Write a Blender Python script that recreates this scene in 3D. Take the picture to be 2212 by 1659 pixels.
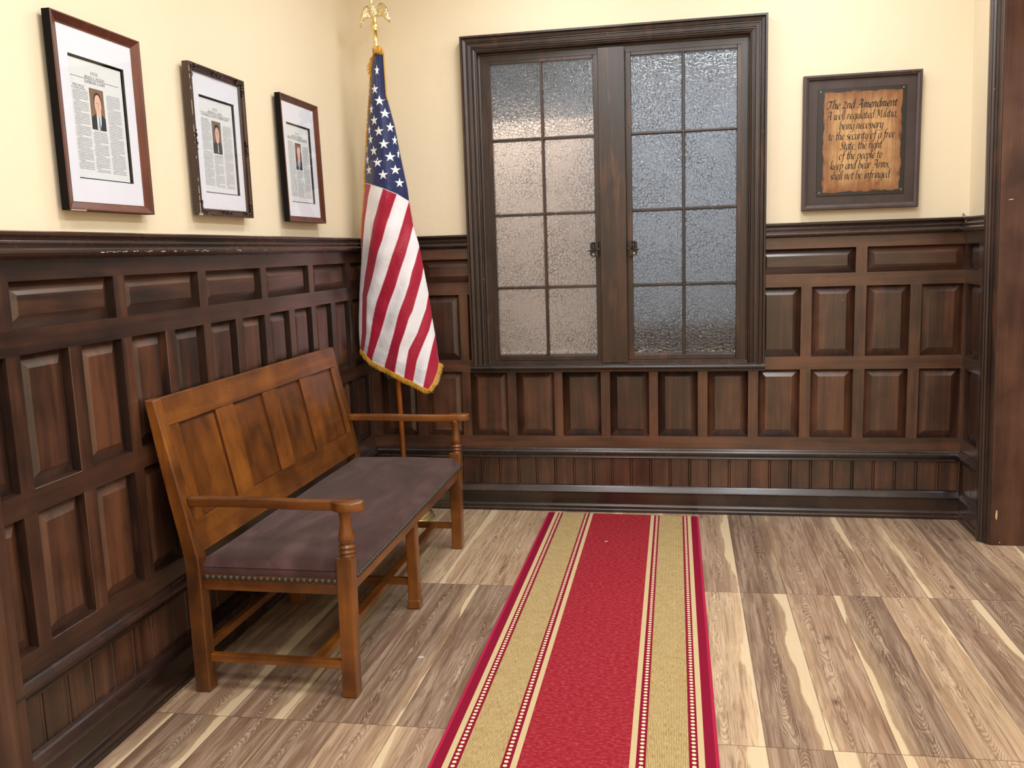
import bpy, math, random
from mathutils import Vector, Matrix
random.seed(7)
S = bpy.context.scene
for o in list(bpy.data.objects):
    bpy.data.objects.remove(o, do_unlink=True)
COL = S.collection

# ------------------------------------------------------------------ camera
cam_d = bpy.data.cameras.new('camera')
cam_d.sensor_fit = 'HORIZONTAL'; cam_d.sensor_width = 36.0
cam_d.lens = 36.0 * 1908.95 / 2212.0
cam_d.clip_start = 0.02; cam_d.clip_end = 60
cam = bpy.data.objects.new('camera', cam_d); COL.objects.link(cam)
_r = Vector((0.98331199, 0.179068, -0.03212758))
_u = Vector((0.00447143, 0.15275429, 0.98825408))
_f = Vector((-0.18187231, 0.97190575, -0.14940443))
cam.matrix_world = Matrix(((_r.x, _u.x, -_f.x, 1.67888), (_r.y, _u.y, -_f.y, -4.69528),
                           (_r.z, _u.z, -_f.z, 1.42438), (0, 0, 0, 1)))
S.camera = cam
# ------------------------------------------------------------------ world, exposure
W = bpy.data.worlds.new('world'); S.world = W; W.use_nodes = True
W.node_tree.nodes['Background'].inputs[0].default_value = (0.9, 0.95, 1, 1)
W.node_tree.nodes['Background'].inputs[1].default_value = 0.3
S.view_settings.view_transform = 'Standard'; S.view_settings.look = 'None'
S.view_settings.gamma = 1.0; S.view_settings.use_curve_mapping = False
S.view_settings.exposure = 0.0
try:
    S.cycles.use_denoising = True
    S.cycles.max_bounces = 10; S.cycles.diffuse_bounces = 5; S.cycles.transparent_max_bounces = 12
    S.cycles.sample_clamp_indirect = 6
except Exception:
    pass
# ------------------------------------------------------------------ ceiling lamps and added fill lights
def area(name, loc, sx, sy, power, col, rot=(0, 0, 0)):
    d = bpy.data.lights.new(name, 'AREA'); d.shape = 'RECTANGLE'; d.size = sx; d.size_y = sy
    d.energy = power; d.color = col
    o = bpy.data.objects.new(name, d); o.location = loc; o.rotation_euler = rot; COL.objects.link(o)
    return o
LC = (0.985, 0.99, 1.0)
for _i, (_x, _y, _p) in enumerate(((1.10, -0.95, 16.5), (2.35, -0.95, 19), (1.20, -2.6, 20), (2.35, -2.6, 26), (1.25, -4.4, 27), (2.35, -4.4, 27), (1.7, -6.2, 40))):
    area('ceiling_lamp', (_x, _y, 3.06), 0.28, 0.80, _p, LC)
area('hall_fill', (4.2, -1.3, 2.9), 0.8, 0.8, 40, LC)  # unseen, added to send light through the doorway
area('back_room_fill', (0.80, 0.32, 2.80), 0.7, 0.16, 22, (1.0, 0.97, 0.95))  # unseen, added to light the pink board and make the glass sparkle
area('back_room_fill', (1.9, 0.90, 2.85), 0.9, 0.2, 30, (0.90, 0.95, 1.0))  # unseen, added to brighten the grey wall behind the glass

# ------------------------------------------------------------------ node helpers
def lin(c):
    if isinstance(c, str):
        c = tuple(int(c[i:i + 2], 16) / 255 for i in (0, 2, 4))
    return tuple((x / 12.92 if x <= 0.04045 else ((x + 0.055) / 1.055) ** 2.4) for x in c) + (1.0,)

class X:
    """one socket of a node tree, with arithmetic"""
    def __init__(s, g, sock): s.g, s.s = g, sock
    def _m(s, op, b=0.0, c=None, clamp=False): return s.g.math(op, s, b, c, clamp)
    def __add__(s, b): return s._m('ADD', b)
    __radd__ = __add__
    def __sub__(s, b): return s._m('SUBTRACT', b)
    def __rsub__(s, b): return s.g.math('SUBTRACT', b, s)
    def __mul__(s, b): return s._m('MULTIPLY', b)
    __rmul__ = __mul__
    def __truediv__(s, b): return s._m('DIVIDE', b)
    def frac(s): return s._m('FRACT')
    def floor(s): return s._m('FLOOR')
    def abs(s): return s._m('ABSOLUTE')
    def lt(s, b): return s._m('LESS_THAN', b)
    def gt(s, b): return s._m('GREATER_THAN', b)
    def clamp(s): return s._m('ADD', 0.0, None, True)

class G:
    def __init__(s, name, rough=0.5, metal=0.0, spec=0.5, coat=0.0, coat_rough=0.2, base=None):
        s.m = bpy.data.materials.new(name); s.m.use_nodes = True
        s.t = s.m.node_tree; s.b = s.t.nodes['Principled BSDF']
        s.b.inputs['Roughness'].default_value = rough; s.b.inputs['Metallic'].default_value = metal
        s.b.inputs['Specular IOR Level'].default_value = spec
        s.b.inputs['Coat Weight'].default_value = coat; s.b.inputs['Coat Roughness'].default_value = coat_rough
        if base is not None: s.b.inputs['Base Color'].default_value = lin(base)
    def n(s, typ, **kw):
        nd = s.t.nodes.new(typ)
        for k, v in kw.items(): setattr(nd, k, v)
        return nd
    def put(s, sock, v):
        if isinstance(v, X): s.t.links.new(v.s, sock)
        elif isinstance(v, str): sock.default_value = lin(v)
        elif v is not None:
            try: sock.default_value = v
            except Exception: sock.default_value = (v, v, v)
    def math(s, op, a, b=0.0, c=None, clamp=False):
        nd = s.n('ShaderNodeMath', operation=op, use_clamp=clamp)
        s.put(nd.inputs[0], a); s.put(nd.inputs[1], b)
        if c is not None: s.put(nd.inputs[2], c)
        return X(s, nd.outputs[0])
    def obj(s, rnd=0.0):
        """object coordinates, moved by a random amount for each object"""
        c = X(s, s.n('ShaderNodeTexCoord').outputs['Object'])
        if rnd:
            v = s.n('ShaderNodeVectorMath', operation='ADD'); s.put(v.inputs[0], c)
            r = X(s, s.n('ShaderNodeObjectInfo').outputs['Random']) * rnd
            cb = s.n('ShaderNodeCombineXYZ'); s.put(cb.inputs[0], r); s.put(cb.inputs[1], r * 1.37); s.put(cb.inputs[2], r * 0.73)
            s.put(v.inputs[1], X(s, cb.outputs[0])); return X(s, v.outputs[0])
        return c
    def rnd(s): return X(s, s.n('ShaderNodeObjectInfo').outputs['Random'])
    def attr(s, name): return X(s, s.n('ShaderNodeAttribute', attribute_name=name).outputs['Fac'])
    def sep(s, v):
        nd = s.n('ShaderNodeSeparateXYZ'); s.put(nd.inputs[0], v); return [X(s, o) for o in nd.outputs]
    def comb(s, a, b, c):
        nd = s.n('ShaderNodeCombineXYZ')
        for i, q in enumerate((a, b, c)): s.put(nd.inputs[i], q)
        return X(s, nd.outputs[0])
    def scale(s, v, sc):
        nd = s.n('ShaderNodeMapping'); s.put(nd.inputs['Vector'], v); nd.inputs['Scale'].default_value = sc
        return X(s, nd.outputs[0])
    def noise(s, v, scale=5.0, detail=4.0, rough=0.5, dist=0.0, col=False):
        nd = s.n('ShaderNodeTexNoise'); s.put(nd.inputs['Vector'], v)
        for k, q in (('Scale', scale), ('Detail', detail), ('Roughness', rough), ('Distortion', dist)): nd.inputs[k].default_value = q
        return X(s, nd.outputs['Color' if col else 'Fac'])
    def voro(s, v, scale, feature='F1', rnd=1.0, out='Distance'):
        nd = s.n('ShaderNodeTexVoronoi', feature=feature); s.put(nd.inputs['Vector'], v)
        nd.inputs['Scale'].default_value = scale; nd.inputs['Randomness'].default_value = rnd
        return X(s, nd.outputs[out])
    def white(s, v):
        nd = s.n('ShaderNodeTexWhiteNoise'); s.put(nd.inputs['Vector'], v); return X(s, nd.outputs['Value'])
    def ramp(s, f, stops, interp='LINEAR'):
        nd = s.n('ShaderNodeValToRGB'); cr = nd.color_ramp; cr.interpolation = interp; s.put(nd.inputs[0], f)
        while len(cr.elements) < len(stops): cr.elements.new(0.5)
        for e, (p, c) in zip(cr.elements, stops):
            e.position = p; e.color = lin(c) if isinstance(c, str) else ((c, c, c, 1) if not isinstance(c, tuple) else c)
        return X(s, nd.outputs[0])
    def smooth(s, f, a, b):
        nd = s.n('ShaderNodeMapRange', interpolation_type='SMOOTHSTEP'); s.put(nd.inputs[0], f)
        nd.inputs[1].default_value = a; nd.inputs[2].default_value = b
        return X(s, nd.outputs[0])
    def mix(s, f, a, b, mode='MIX'):
        nd = s.n('ShaderNodeMix', data_type='RGBA', blend_type=mode); s.put(nd.inputs[0], f)
        s.put(nd.inputs[6], a); s.put(nd.inputs[7], b); return X(s, nd.outputs[2])
    def bump(s, h, strength=0.3, dist=0.002):
        nd = s.n('ShaderNodeBump'); s.put(nd.inputs['Height'], h); nd.inputs['Strength'].default_value = strength
        nd.inputs['Distance'].default_value = dist; s.t.links.new(nd.outputs[0], s.b.inputs['Normal'])
    def color(s, c): s.put(s.b.inputs['Base Color'], c)
    def rough(s, c): s.put(s.b.inputs['Roughness'], c)

def plain(name, c, rough=0.5, metal=0.0, spec=0.5, coat=0.0):
    return G(name, rough, metal, spec, coat, base=c).m

# ------------------------------------------------------------------ materials
def wood(name, axis, stops, rough=0.36, coat=0.65, rnd=9.0, blotch=0.35, chips=True, tint=0.25, orange=None, bumpk=0.12, spec=0.5, coat_rough=0.32, warp=0.5):
    g = G(name, rough, coat=coat, coat_rough=coat_rough, spec=spec)
    c = g.obj(rnd)
    sc = [16.0, 16.0, 16.0]; sc['xyz'.index(axis)] = 1.1
    v = g.scale(c, tuple(sc))
    n1 = g.noise(v, 1.0, 4, 0.5, warp)
    sc2 = [90.0, 90.0, 90.0]; sc2['xyz'.index(axis)] = 3.0
    fine = g.noise(g.scale(c, tuple(sc2)), 1.0, 3, 0.6)
    big = g.noise(c, 5.5, 3, 0.6, 0.4)
    f = n1 * (1 - blotch) + big * blotch + (fine - 0.5) * 0.22 + (g.rnd() - 0.5) * tint * 0.5
    col = g.ramp(f, stops)
    if orange:
        sc3 = [26.0, 26.0, 26.0]; sc3['xyz'.index(axis)] = 2.2
        o = g.smooth(g.noise(g.scale(c, tuple(sc3)), 1.0, 3, 0.55, 0.8) * 0.6 + g.noise(c, 3.2, 2, 0.5) * 0.4 + g.rnd() * 0.09, 0.56, 0.70)
        col = g.mix(o * orange[1], col, orange[0])
    if chips:
        ch = g.voro(c, 15.0)
        col = g.mix(ch.lt(0.030) * g.noise(c, 2.0, 1).gt(0.60), col, 'cdbfae')
    g.color(col)
    g.rough(rough + (big - 0.5) * 0.18)
    g.bump(fine, bumpk, 0.002)
    return g.m

DK = [(0.34, '20140f'), (0.45, '362118'), (0.55, '492d1f'), (0.68, '623e2a')]
WV = wood('stained_wood_upright', 'z', DK, orange=('724529', 0.28), coat=1.0, coat_rough=0.27)
WX = wood('stained_wood_along_x', 'x', DK, orange=('65402a', 0.3), coat=1.0, coat_rough=0.27)
WY = wood('stained_wood_along_y', 'y', DK, orange=('65402a', 0.3), coat=1.0, coat_rough=0.27)
DT = [(0.36, '180f0c'), (0.5, '2a1a15'), (0.66, '3d261d')]
TX = wood('dark_trim_along_x', 'x', DT, rough=0.27, coat=0.5, orange=None, warp=0.1, bumpk=0.04)
TY = wood('dark_trim_along_y', 'y', DT, rough=0.27, coat=0.5, orange=None, warp=0.1, bumpk=0.04)
DC = [(0.34, '1a100d'), (0.5, '2d1d17'), (0.66, '412a21')]
TV = wood('dark_trim_upright', 'z', DC, rough=0.34, coat=0.4, orange=('6a4029', 0.5), warp=0.15)
JM = wood('jamb_wood', 'z', [(0.25, '2b1a14'), (0.45, '452b20'), (0.62, '5a3a2a'), (0.8, '6f4a36')], rough=0.45, coat=0.1, blotch=0.45)
PM = wood('post_wood', 'z', [(0.3, '281812'), (0.45, '40291f'), (0.6, '553a2c'), (0.75, '674837')], rough=0.42, coat=0.1)
HN = [(0.28, '3b1f09'), (0.42, '5c330e'), (0.54, '764413'), (0.70, '93591c')]
BX = wood('honey_wood_along_x', 'x', HN, rough=0.34, coat=0.5, rnd=5, blotch=0.55, chips=False, tint=0.12, coat_rough=0.2, warp=0.12)
BY = wood('honey_wood_along_y', 'y', HN, rough=0.34, coat=0.5, rnd=5, blotch=0.55, chips=False, tint=0.12, coat_rough=0.2, warp=0.12)
BZ = wood('honey_wood_upright', 'z', HN, rough=0.34, coat=0.5, rnd=5, blotch=0.55, chips=False, tint=0.12, coat_rough=0.2, warp=0.12)
BD = wood('honey_wood_darkened', 'z', [(0.3, '2d1508'), (0.7, '5d2f12')], rough=0.34, coat=0.3, chips=False)  # glaze colour that also carries the shade of the bench recesses
BPN = wood('honey_wood_panel_shaded', 'z', [(0.28, '331a08'), (0.42, '502c0c'), (0.54, '693b11'), (0.70, '844e18')], rough=0.34, coat=0.5, rnd=5, blotch=0.6, chips=False, tint=0.12, coat_rough=0.2, warp=0.12)  # darker copy of the bench wood, shaded tone of the panels in its colour
POLEM = wood('pole_wood', 'z', [(0.3, '7b3c0d'), (0.7, 'b0601a')], rough=0.25, coat=0.6, chips=False)

def plaster():
    g = G('cream_plaster', 0.75, spec=0.25)
    c = g.obj()
    g.color(g.mix(g.noise(c, 1.6, 3), 'eee2c8', 'e8dbbf'))
    g.bump(g.noise(c, 9, 4, 0.6) + g.noise(c, 160, 2) * 0.08, 0.35, 0.006)
    return g.m
PL = plaster()
CEIL = plain('ceiling_white', 'f5f5f5', 0.8)
GREYWALL = plain('grey_wall', '868d98', 0.8)

def floor_mat():
    g = G('plank_tile_floor', 0.33, spec=0.45, coat=0.12, coat_rough=0.15)
    x, y, z = g.sep(g.obj())
    x = x + y * -0.008
    y = y - x * 0.02
    px = (x - 1.947 + 1.825) / 0.1825
    py = (y + 1.206 + 11.5) / 1.155
    ix, iy = px.floor(), py.floor()
    u, v = px.frac(), py.frac()
    idv = g.comb(ix, iy, 3.3)
    r1 = g.white(idv); r2 = g.white(g.comb(ix * 1.7, iy, 9.1)); r3 = g.white(g.comb(ix, iy * 2.3, 5.7)); r4 = g.white(g.comb(ix * 3.1, iy * 1.3, 1.7))
    flip = r3.gt(0.5); uu = u + flip * (1 - u * 2)           # mirrored planks
    off = r1 * 37.0
    # large warped field: cathedral rings along the plank
    warp = g.noise(g.comb(u * 1.3 + off, v * 2.4 + off, r2 * 9), 1.0, 3, 0.55)
    nx = g.noise(g.comb(u * 0.9 + off, v * 3.2, 4.0), 1.0, 2)
    cx = u - (0.32 + r2 * 0.36) + (nx - 0.5) * 0.45
    vv = v - (0.25 + r4 * 0.5)
    ring = (cx * cx * 9.0 + (vv * 1.0) * (vv * 1.0) * 2.2 + warp * 0.9)
    band = (ring * 17.0 + g.noise(g.comb(u * 9 + off, v * 22, 1.0), 1.0, 3) * 1.3).frac()
    band = (band - 0.5).abs() * 2
    near = g.smooth(cx.abs() * 1.6 + (warp - 0.5).abs(), 0.75, 0.18)
    fine = g.noise(g.comb(x * 230 + off, y * 7.5 + (warp * 3), r1 * 5), 1.0, 3, 0.6)
    broad = g.noise(g.comb(x * 34 + off, y * 1.9 + warp * 1.2, 2.0), 1.0, 4, 0.6, 0.6)
    base = g.ramp(r1, [(0.0, '745a49'), (0.25, '8b6e5a'), (0.5, 'a08068'), (0.75, 'ad8d70'), (1.0, 'ccae8c')])
    dark = g.mix(0.56, base, '4f392c'); light = g.mix(0.60, base, 'ead8bc')
    col = g.mix(g.smooth(broad, 0.33, 0.66), dark, light)
    col = g.mix(0.45, base, col)
    col = g.mix(g.smooth(band, 0.55, 1.0) * near * 0.6, col, g.mix(0.4, dark, '4b352a'))
    col = g.mix(g.smooth(band, 0.30, 0.0) * near * 0.5, col, light)
    col = g.mix((1 - g.smooth(fine, 0.34, 0.54)) * 0.62, col, dark)
    stk = g.noise(g.comb(x * 75 + off, y * 3.4 + warp * 2.0, r1 * 8), 1.0, 4, 0.65)
    col = g.mix(g.smooth(stk, 0.53, 0.66) * 0.5, col, '5a4536')
    # knots
    kn = g.voro(g.comb(u * 1.3 + off, v * 4.6, r3 * 7), 1.0)
    kz = g.smooth(kn + (fine - 0.5) * 0.06, 0.12, 0.015) * near
    col = g.mix(kz * 0.75, col, '46332a')
    # pale sapwood along one edge
    wv = g.noise(g.comb(v * 1.7 + off, 0.0, r2 * 5), 1.0, 4, 0.5)
    wid = (wv - 0.45) * 0.85 + (r4 - 0.46) * 0.52
    sap = g.smooth(wid - uu + (fine - 0.5) * 0.06, -0.015, 0.03)
    col = g.mix(sap * 0.86, col, g.mix(fine, 'cfbb99', 'e2d2b4'))
    halo = g.smooth(wid - uu, -0.30, 0.0) * 0.25
    col = g.mix(halo, col, 'd3b68d')
    # joints
    jx = (u * (1 - u)).lt(0.0075); jy = (v * (1 - v)).lt(0.0014)
    j = g.math('MAXIMUM', jx, jy)
    col = g.mix(j * 0.62, col, '3a2c24')
    g.color(col)
    g.rough(0.30 + (fine - 0.5) * 0.12 + broad * 0.08)
    g.bump(fine * 0.3 - j * 2.0, 0.25, 0.001)
    return g.m
FLOOR = floor_mat()

def rug_mat():
    g = G('woven_runner', 0.95, spec=0.08)
    x, y, z = g.sep(g.obj())
    a = x - 0.994
    m = 0.4 - (a - 0.4).abs()                     # distance in from the edge
    st = [(0.000, 'b0284a'), (0.008, '871633'), (0.0375, 'cdb98e'), (0.055, '871633'), (0.082, 'ae915c'), (0.2, '871633'), (0.227, 'cdb98e'), (0.245, '962431')]
    col = g.ramp(m * 2.0, [(p * 2.0, c) for p, c in st], 'CONSTANT')
    pile = g.noise(g.comb(x * 160, y * 420, 0.0), 1.0, 3, 0.7)
    cl = g.noise(g.comb(x * 60, y * 110, 2.0), 1.0, 2, 0.6)
    center = m.gt(0.245)
    col = g.mix(center * g.smooth(pile * 0.45 + cl * 0.55, 0.46, 0.64) * 0.62, col, 'bd5055')
    col = g.mix(center * g.smooth(pile * 0.5 + cl * 0.5, 0.47, 0.33) * 0.6, col, '83162a')
    gold = m.gt(0.082) * m.lt(0.2)
    gw = g.noise(g.comb(x * 460, y * 42, 1.0), 1.0, 3, 0.65) * 0.8 + (x * 210.0).frac().gt(0.5) * 0.2
    gb = g.noise(g.comb(x * 25, y * 18, 5.0), 1.0, 3, 0.6)
    col = g.mix(gold * g.smooth(gw * 0.85 + gb * 0.15, 0.46, 0.60) * 0.85, col, 'd9c797')
    col = g.mix(gold * g.smooth(gw * 0.85 + gb * 0.15, 0.48, 0.38) * 0.7, col, '8a7046')
    # rows of light beads
    for c0 in (0.0685, 0.2135):
        du = (m - c0) / 0.0062
        dv = ((y / 0.0200).frac() - 0.5) * 2.0 / 0.62
        dot = (du * du + dv * dv).lt(1.0)
        col = g.mix(dot, col, 'eed9b4')
    weft = (y * 330.0).frac()
    col = g.mix(g.smooth(weft, 0.5, 0.9) * 0.12, col, '3a1016')
    g.color(col)
    h = pile + gw * gold * 1.2
    g.bump(h, 0.8, 0.003)
    return g.m
RUG = rug_mat()

def suede():
    g = G('mauve_suede', 0.95, spec=0.05)
    g.b.inputs['Sheen Weight'].default_value = 0.12; g.b.inputs['Sheen Roughness'].default_value = 0.5
    c = g.obj()
    big = g.noise(g.scale(c, (5, 2.0, 3)), 1.0, 4, 0.6, 1.5)
    col = g.ramp(big, [(0.3, '382726'), (0.5, '463130'), (0.72, '5c4442')])
    sc = g.noise(g.scale(c, (40, 14, 10)), 1.0, 3, 0.7, 2.0)
    col = g.mix(g.smooth(sc, 0.66, 0.78) * 0.3, col, '7d6263')
    g.color(col)
    g.bump(g.noise(c, 700, 2) * 0.3 + g.noise(g.scale(c, (9, 3, 3)), 1.0, 3) * 1.6, 0.35, 0.004)
    return g.m
SUEDE = suede()

def flag_mat():
    g = G('flag_nylon', 0.42, spec=0.35)
    g.b.inputs['Sheen Weight'].default_value = 0.3
    b = g.attr('stripe'); cn = g.attr('canton')
    red = (b * 0.5).frac().gt(0.5)
    col = g.mix(red, 'ecedf6', 'a50e35')
    hm = g.attr('hem'); ln = (hm * 260.0).frac().lt(0.35) * hm.gt(0.962) * hm.lt(0.992)
    e = (b - (b + 0.5).floor()).abs()
    col = g.mix(e.lt(0.035) * 0.35, col, 'f3c9cf')
    col = g.mix(ln * (1 - red) * 0.6, col, '7d7088')
    col = g.mix(cn.gt(0.0), col, '18265a')
    col = g.mix(cn.abs().lt(0.0015), col, 'e8d9e2')
    g.color(col)
    c = g.obj()
    g.bump(g.noise(g.scale(c, (14, 14, 5)), 1.0, 4, 0.55, 0.8) + g.noise(g.scale(c, (30, 30, 45)), 1.0, 2) * 0.25, 0.45, 0.012)
    return g.m
FLAGM = flag_mat()
STARM = plain('star_white', 'f1f2f8', 0.5)
FRINGE = G('gold_fringe', 0.5, spec=0.4); FRINGE.color(FRINGE.ramp(FRINGE.noise(FRINGE.obj(), 300, 2), [(0.3, 'b57a18'), (0.7, 'f6c550')])); FRINGE = FRINGE.m
def cord_mat():
    g = G('gold_cord', 0.4, spec=0.5)
    x, y, z = g.sep(g.obj())
    w = ((z + x * 1.2) * 160.0).frac()
    g.color(g.ramp(w, [(0.0, '6b4a12'), (0.25, 'c98f22'), (0.6, 'f4cf6a'), (1.0, '8a6118')]))
    return g.m
CORD = cord_mat()
def brass_mat(name, c, r):
    g = G(name, r, 1.0, base=c); g.bump(g.noise(g.obj(), 90, 2), 0.08, 0.002); return g.m
GOLD = brass_mat('polished_gold', 'f7e6a4', 0.3)
def feather_gold():
    g = G('feathered_gold', 0.33, 1.0, base='fbefc6')
    x, y, z = g.sep(g.obj())
    v = g.voro(g.scale(g.obj(), (170, 170, 110)), 1.0)
    g.bump(v, 0.9, 0.004); return g.m
FEATHER = feather_gold()
NAIL = plain('antique_nail', '4c443a', 0.5, 0.45)
IRON = plain('latch_pewter', '46423f', 0.34, 0.8)
SCREW = plain('screw_steel', 'b9b4ab', 0.3, 0.9)

def glass_mat():
    g = G('hammered_glass', 0.06)
    t = g.t; b = g.b
    b.inputs['Base Color'].default_value = (0.93, 0.96, 0.97, 1)
    b.inputs['Transmission Weight'].default_value = 1.0
    b.inputs['IOR'].default_value = 1.45
    b.inputs['Roughness'].default_value = 0.05
    c = g.obj()
    vv = g.n('ShaderNodeVectorMath', operation='ADD'); g.put(vv.inputs[0], c)
    nz = g.n('ShaderNodeVectorMath', operation='SCALE'); g.put(nz.inputs[0], g.noise(c, 35, 2, col=True)); nz.inputs['Scale'].default_value = 0.012
    g.put(vv.inputs[1], X(g, nz.outputs[0])); c2 = X(g, vv.outputs[0])
    e = g.voro(c2, 60.0, 'DISTANCE_TO_EDGE')
    tone = g.noise(c, 4.0, 2, 0.5)
    h = g.smooth(e, 0.0, 0.10) * (0.2 + tone * 1.1) + g.noise(c, 62, 2) * 0.9
    g.bump(h, 1.0, 0.0017)
    return g.m
GLASS = glass_mat()
def clear_glass():
    m = bpy.data.materials.new('picture_glass'); m.use_nodes = True; t = m.node_tree
    t.nodes.remove(t.nodes['Principled BSDF'])
    tr = t.nodes.new('ShaderNodeBsdfTransparent'); gl = t.nodes.new('ShaderNodeBsdfGlossy'); gl.inputs['Roughness'].default_value = 0.03
    fr = t.nodes.new('ShaderNodeFresnel'); fr.inputs['IOR'].default_value = 1.5
    mx = t.nodes.new('ShaderNodeMixShader'); geo = t.nodes.new('ShaderNodeNewGeometry'); mt = t.nodes.new('ShaderNodeMath'); mt.operation = 'SUBTRACT'; mt.inputs[0].default_value = 1.0; t.links.new(geo.outputs['Backfacing'], mt.inputs[1]); mu = t.nodes.new('ShaderNodeMath'); mu.operation = 'MULTIPLY'; t.links.new(fr.outputs[0], mu.inputs[0]); t.links.new(mt.outputs[0], mu.inputs[1]); t.links.new(mu.outputs[0], mx.inputs[0]); t.links.new(tr.outputs[0], mx.inputs[1]); t.links.new(gl.outputs[0], mx.inputs[2])
    t.links.new(mx.outputs[0], t.nodes['Material Output'].inputs[0]); return m
PGLASS = clear_glass()
MAHOG = wood('mahogany_frame', 'z', [(0.3, '3f1d12'), (0.5, '5c2c1b'), (0.75, '7b4229')], rough=0.34, coat=0.4, chips=False)
FBLACK = plain('frame_side_black', '100d0c', 0.7, spec=0.15)
FDARK = wood('carved_frame', 'z', [(0.3, '1c0f0b'), (0.5, '33190f'), (0.75, '552a1a')], rough=0.3, coat=0.5, chips=True)
CARVE = plain('carving_dark', '2a1711', 0.3, coat=0.5)
FLAKE = plain('gesso_chip', 'bdb2a8', 0.8)
MAT_W = G('mat_board', 0.85, spec=0.2); MAT_W.color(MAT_W.mix(MAT_W.noise(MAT_W.obj(), 6, 3), 'dee3f0', 'd7dcea')); MAT_W = MAT_W.m
REVEAL = plain('mat_reveal', '3a3431', 0.7)
PAPER = plain('print_paper', 'd6dde2', 0.8)
INK = plain('print_ink', '30333f', 0.8)
INKL = plain('print_ink_body', '9fa4ac', 0.8)
FR_GR = wood('grey_brown_frame', 'z', [(0.3, '3b302d'), (0.7, '58494a')], rough=0.5, coat=0.0, chips=True, blotch=0.5)
FR_IN = wood('grey_brown_board', 'z', [(0.3, '352926'), (0.7, '4a3b38')], rough=0.5, coat=0.0, chips=False, blotch=0.5)
PLQ_BK = plain('plaque_black', '17110f', 0.35, coat=0.3)
LETTER = plain('burnt_lettering', '1c1210', 0.5)
def parchment():
    g = G('burnt_parchment', 0.35, coat=0.25)
    c = g.obj(); x, y, z = g.sep(c)
    gr = g.noise(g.scale(c, (85, 85, 5)), 1.0, 5, 0.65, 0.5) * 0.7 + g.noise(c, 6.0, 2) * 0.3
    col = g.ramp(gr, [(0.32, '83552d'), (0.45, 'a97a48'), (0.56, 'c39b68'), (0.72, 'd3b487')])
    dx = (x - 2.58).abs() / 0.18; dz = (z - 1.895).abs() / 0.236
    edge = g.math('MAXIMUM', dx, dz) + (g.noise(c, 22, 3) - 0.5) * 0.34
    col = g.mix(g.smooth(edge, 0.55, 1.02) * 0.8, col, '75401f')
    col = g.mix(g.smooth(edge, 0.96, 1.08) * 0.8, col, '2e130a')
    st = g.voro(g.scale(c, (9, 9, 7)), 1.0)
    col = g.mix(g.smooth(st, 0.16, 0.10) * g.smooth(edge, 0.6, 0.9) * 0.6, col, '5c2510')
    g.color(col); return g.m
PARCH = parchment()
WOODEDGE = plain('raw_wood_chip', 'd9ba8a', 0.8)
PINKBOARD = G('pinkish_board', 0.85); PINKBOARD.color(PINKBOARD.mix(PINKBOARD.noise(PINKBOARD.obj(), 3, 3), 'dccdc8', 'cdbcb4')); PINKBOARD = PINKBOARD.m
DARKLOW = plain('dark_low_box', '4a3d38', 0.7)

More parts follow.
